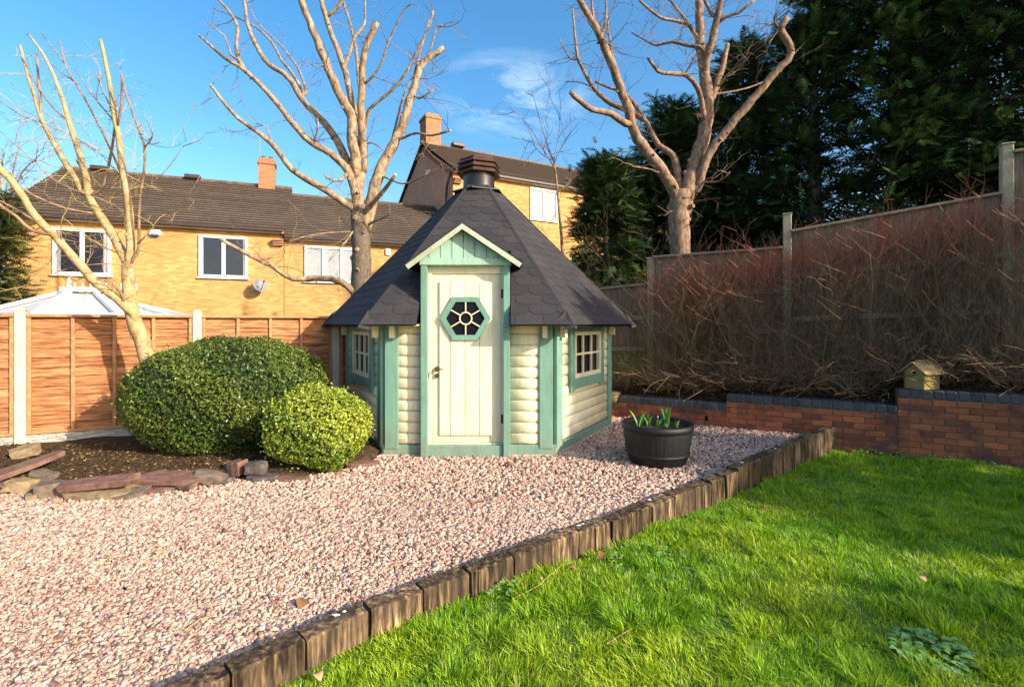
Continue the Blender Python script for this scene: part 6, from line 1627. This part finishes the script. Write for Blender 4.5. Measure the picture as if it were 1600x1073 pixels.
M['dl1'] = simple('tan_dead_leaf', (0.46, 0.3, 0.14), .8, .3, 30); M['dl2'] = simple('brown_dead_leaf', (0.26, 0.12, 0.05), .8, .3, 30)
for lab, x_, y_, s_, m_, z_ in [('pale curled leaf in the grass at the foot of the front sleepers', 497, 1058, .06, 'dl1', gz), ('orange brown leaf against the edging right of the long twig', 893, 888, .07, 'dl2', gz), ('upright brown curled leaf beside the edging weeds', 942, 870, .09, 'dl2', gz), ('curled tan leaf on the gravel near the front sleepers', 474, 945, .1, 'dl2', .012), ('small tan leaf at the edge of the gravel near the mauve stone', 90, 795, .1, 'dl1', .012), ('brown leaf lying on the shaded gravel before the hut', 795, 728, .12, 'dl2', .012), ('small tan leaf in the middle of the lawn', 1440, 905, .06, 'dl1', gz), ('pale leaf on the left part of the gravel', 245, 865, .07, 'dl1', .015), ('yellowish leaf at the foot of the edging', 845, 905, .035, 'dl1', gz+.02)]:
    dead_leaf(lab, gnd(x_, y_, z_), s_, random.uniform(0, 3), m_)
# scattered needles and twiglets on gravel
def gvfn(rng, n):
    Y = 1.8*(7.5/1.8)**rng.random(n*3); X = (rng.random(n*3)*2.2-1.1)*Y
    k = (edge_d(X, Y) > .16) & ((Y < bed_y(X)) | (X > -1.5)) & (Y < 5.5); X, Y = X[k][:n], Y[k][:n]; return np.stack([X, Y, np.full(len(X), .018)], 1)
litter('leaf_litter', 'tiny brown twigs and leaf scraps scattered on the pink gravel', gvfn, 700, .035, 31, [(0.3, 0.15, 0.07), (0.45, 0.3, 0.14), (0.2, 0.1, 0.05)])
# broad leaved weed in the foreground lawn
def weed(name, label, c, n, spread, size, cols, seed, cat='plant'):
    rnd = random.Random(seed); root = thing(name, label, cat, tuple(c))
    for i in range(n):
        a_ = rnd.uniform(0, 2*PI); r_ = spread*math.sqrt(rnd.random()); p = c+Vector((r_*math.cos(a_), r_*math.sin(a_)*.8, rnd.uniform(.0, .035)+.02*(1-r_/spread)))
        mb = MB(); s_ = size*rnd.uniform(.6, 1.2); az = a_+rnd.gauss(0, .6); dr = Vector((math.cos(az), math.sin(az), rnd.uniform(.1, .5))).normalized(); sd_ = Vector((-dr.y, dr.x, 0)).normalized(); up_ = sd_.cross(dr)*-1
        n_ = 4; vs = []
        for k in range(n_+1):
            t = k/n_; w_ = s_*.36*math.sin(PI*(.08+.92*t)) if k < n_ else .001; q = p+dr*s_*t-Vector((0, 0, 1))*(s_*.35*t*t)
            vs += [q-sd_*w_+Vector((0, 0, w_*.3)), q, q+sd_*w_+Vector((0, 0, w_*.3))]
        fs = []
        for k in range(n_): fs += [[k*3, k*3+1, k*3+4, k*3+3], [k*3+1, k*3+2, k*3+5, k*3+4]]
        mb.add(vs, fs); mb.build('leaf', cols[i % len(cols)], root, smooth=True)
M['weed'] = simple('bluish_weed_leaf', (0.13, 0.27, 0.06), .45, .3, 20); M['weed2'] = simple('pale_weed_leaf', (0.2, 0.36, 0.13), .45, .3, 20)
weed('broadleaf_weed', 'bluish green broad leaved weed clump in the foreground lawn', gnd(1452, 1018, -.045), 110, .16, .05, [M['weed'], M['weed'], M['weed2']], 1)
weed('creeping_weed', 'small creeping weed at the foot of the edging with dead leaves', gnd(1010, 878, -.04), 60, .3, .03, [M['weed2']], 2)
weed('creeping_weed', 'small light green weed by the edging near the long twig', gnd(785, 925, -.03), 22, .09, .035, [M['weed2'], M['tulip']], 3)
for k, xx in enumerate([1355, 1408, 1465, 1530]):
    u = wall_u(xx); p_ = wpt(u, .12, LAWN_Z+.02)
    weed('wall_weed', ['leafy weed at the wall foot just right of the timber edging end', 'leafy weed at the wall foot below the coping step', 'leafy weed at the wall foot below the bird house', 'leafy weed at the wall foot toward the right photo edge'][k], p_, 45, .17, .045, [M['weed'], M['weed2'], M['tulip']], 10+k)
# thin green shrub by the fence right of the hut
p_ = wpt(wall_u(975), -.45, .3); root = thing('leafy_shrub', 'thin shrub with a few green leaves between hut and hedge', 'shrub', tuple(p_))
rnd = random.Random(5); mb = MB(); t2_ = MB()
for s_ in range(6): grow(mb, t2_, p_+Vector((rnd.uniform(-.15, .15), 0, 0)), Vector((rnd.gauss(0, .2), 0, 1)).normalized(), rnd.uniform(1.1, 2.2), .007, 2, rnd, 2.9, .3)
mb.build('stem', M['twig'], root); t2_.build('twigs', M['twig'], root)
rg = np.random.default_rng(5); Pn = np.array(list(p_+Vector((-.05, -.1, .55))))+rg.normal(size=(260, 3))*np.array([.2, .15, .1]); C = np.tile([.12, .22, .04], (260, 1))*rg.uniform(.6, 1.3, (260, 1))
V, T, C2 = leafcloud(Pn, np.tile([0, -.5, .8], (260, 1)), .06, C, rg, .5, .3); np_obj('foliage', V, T, M['leaf'], root, C2)
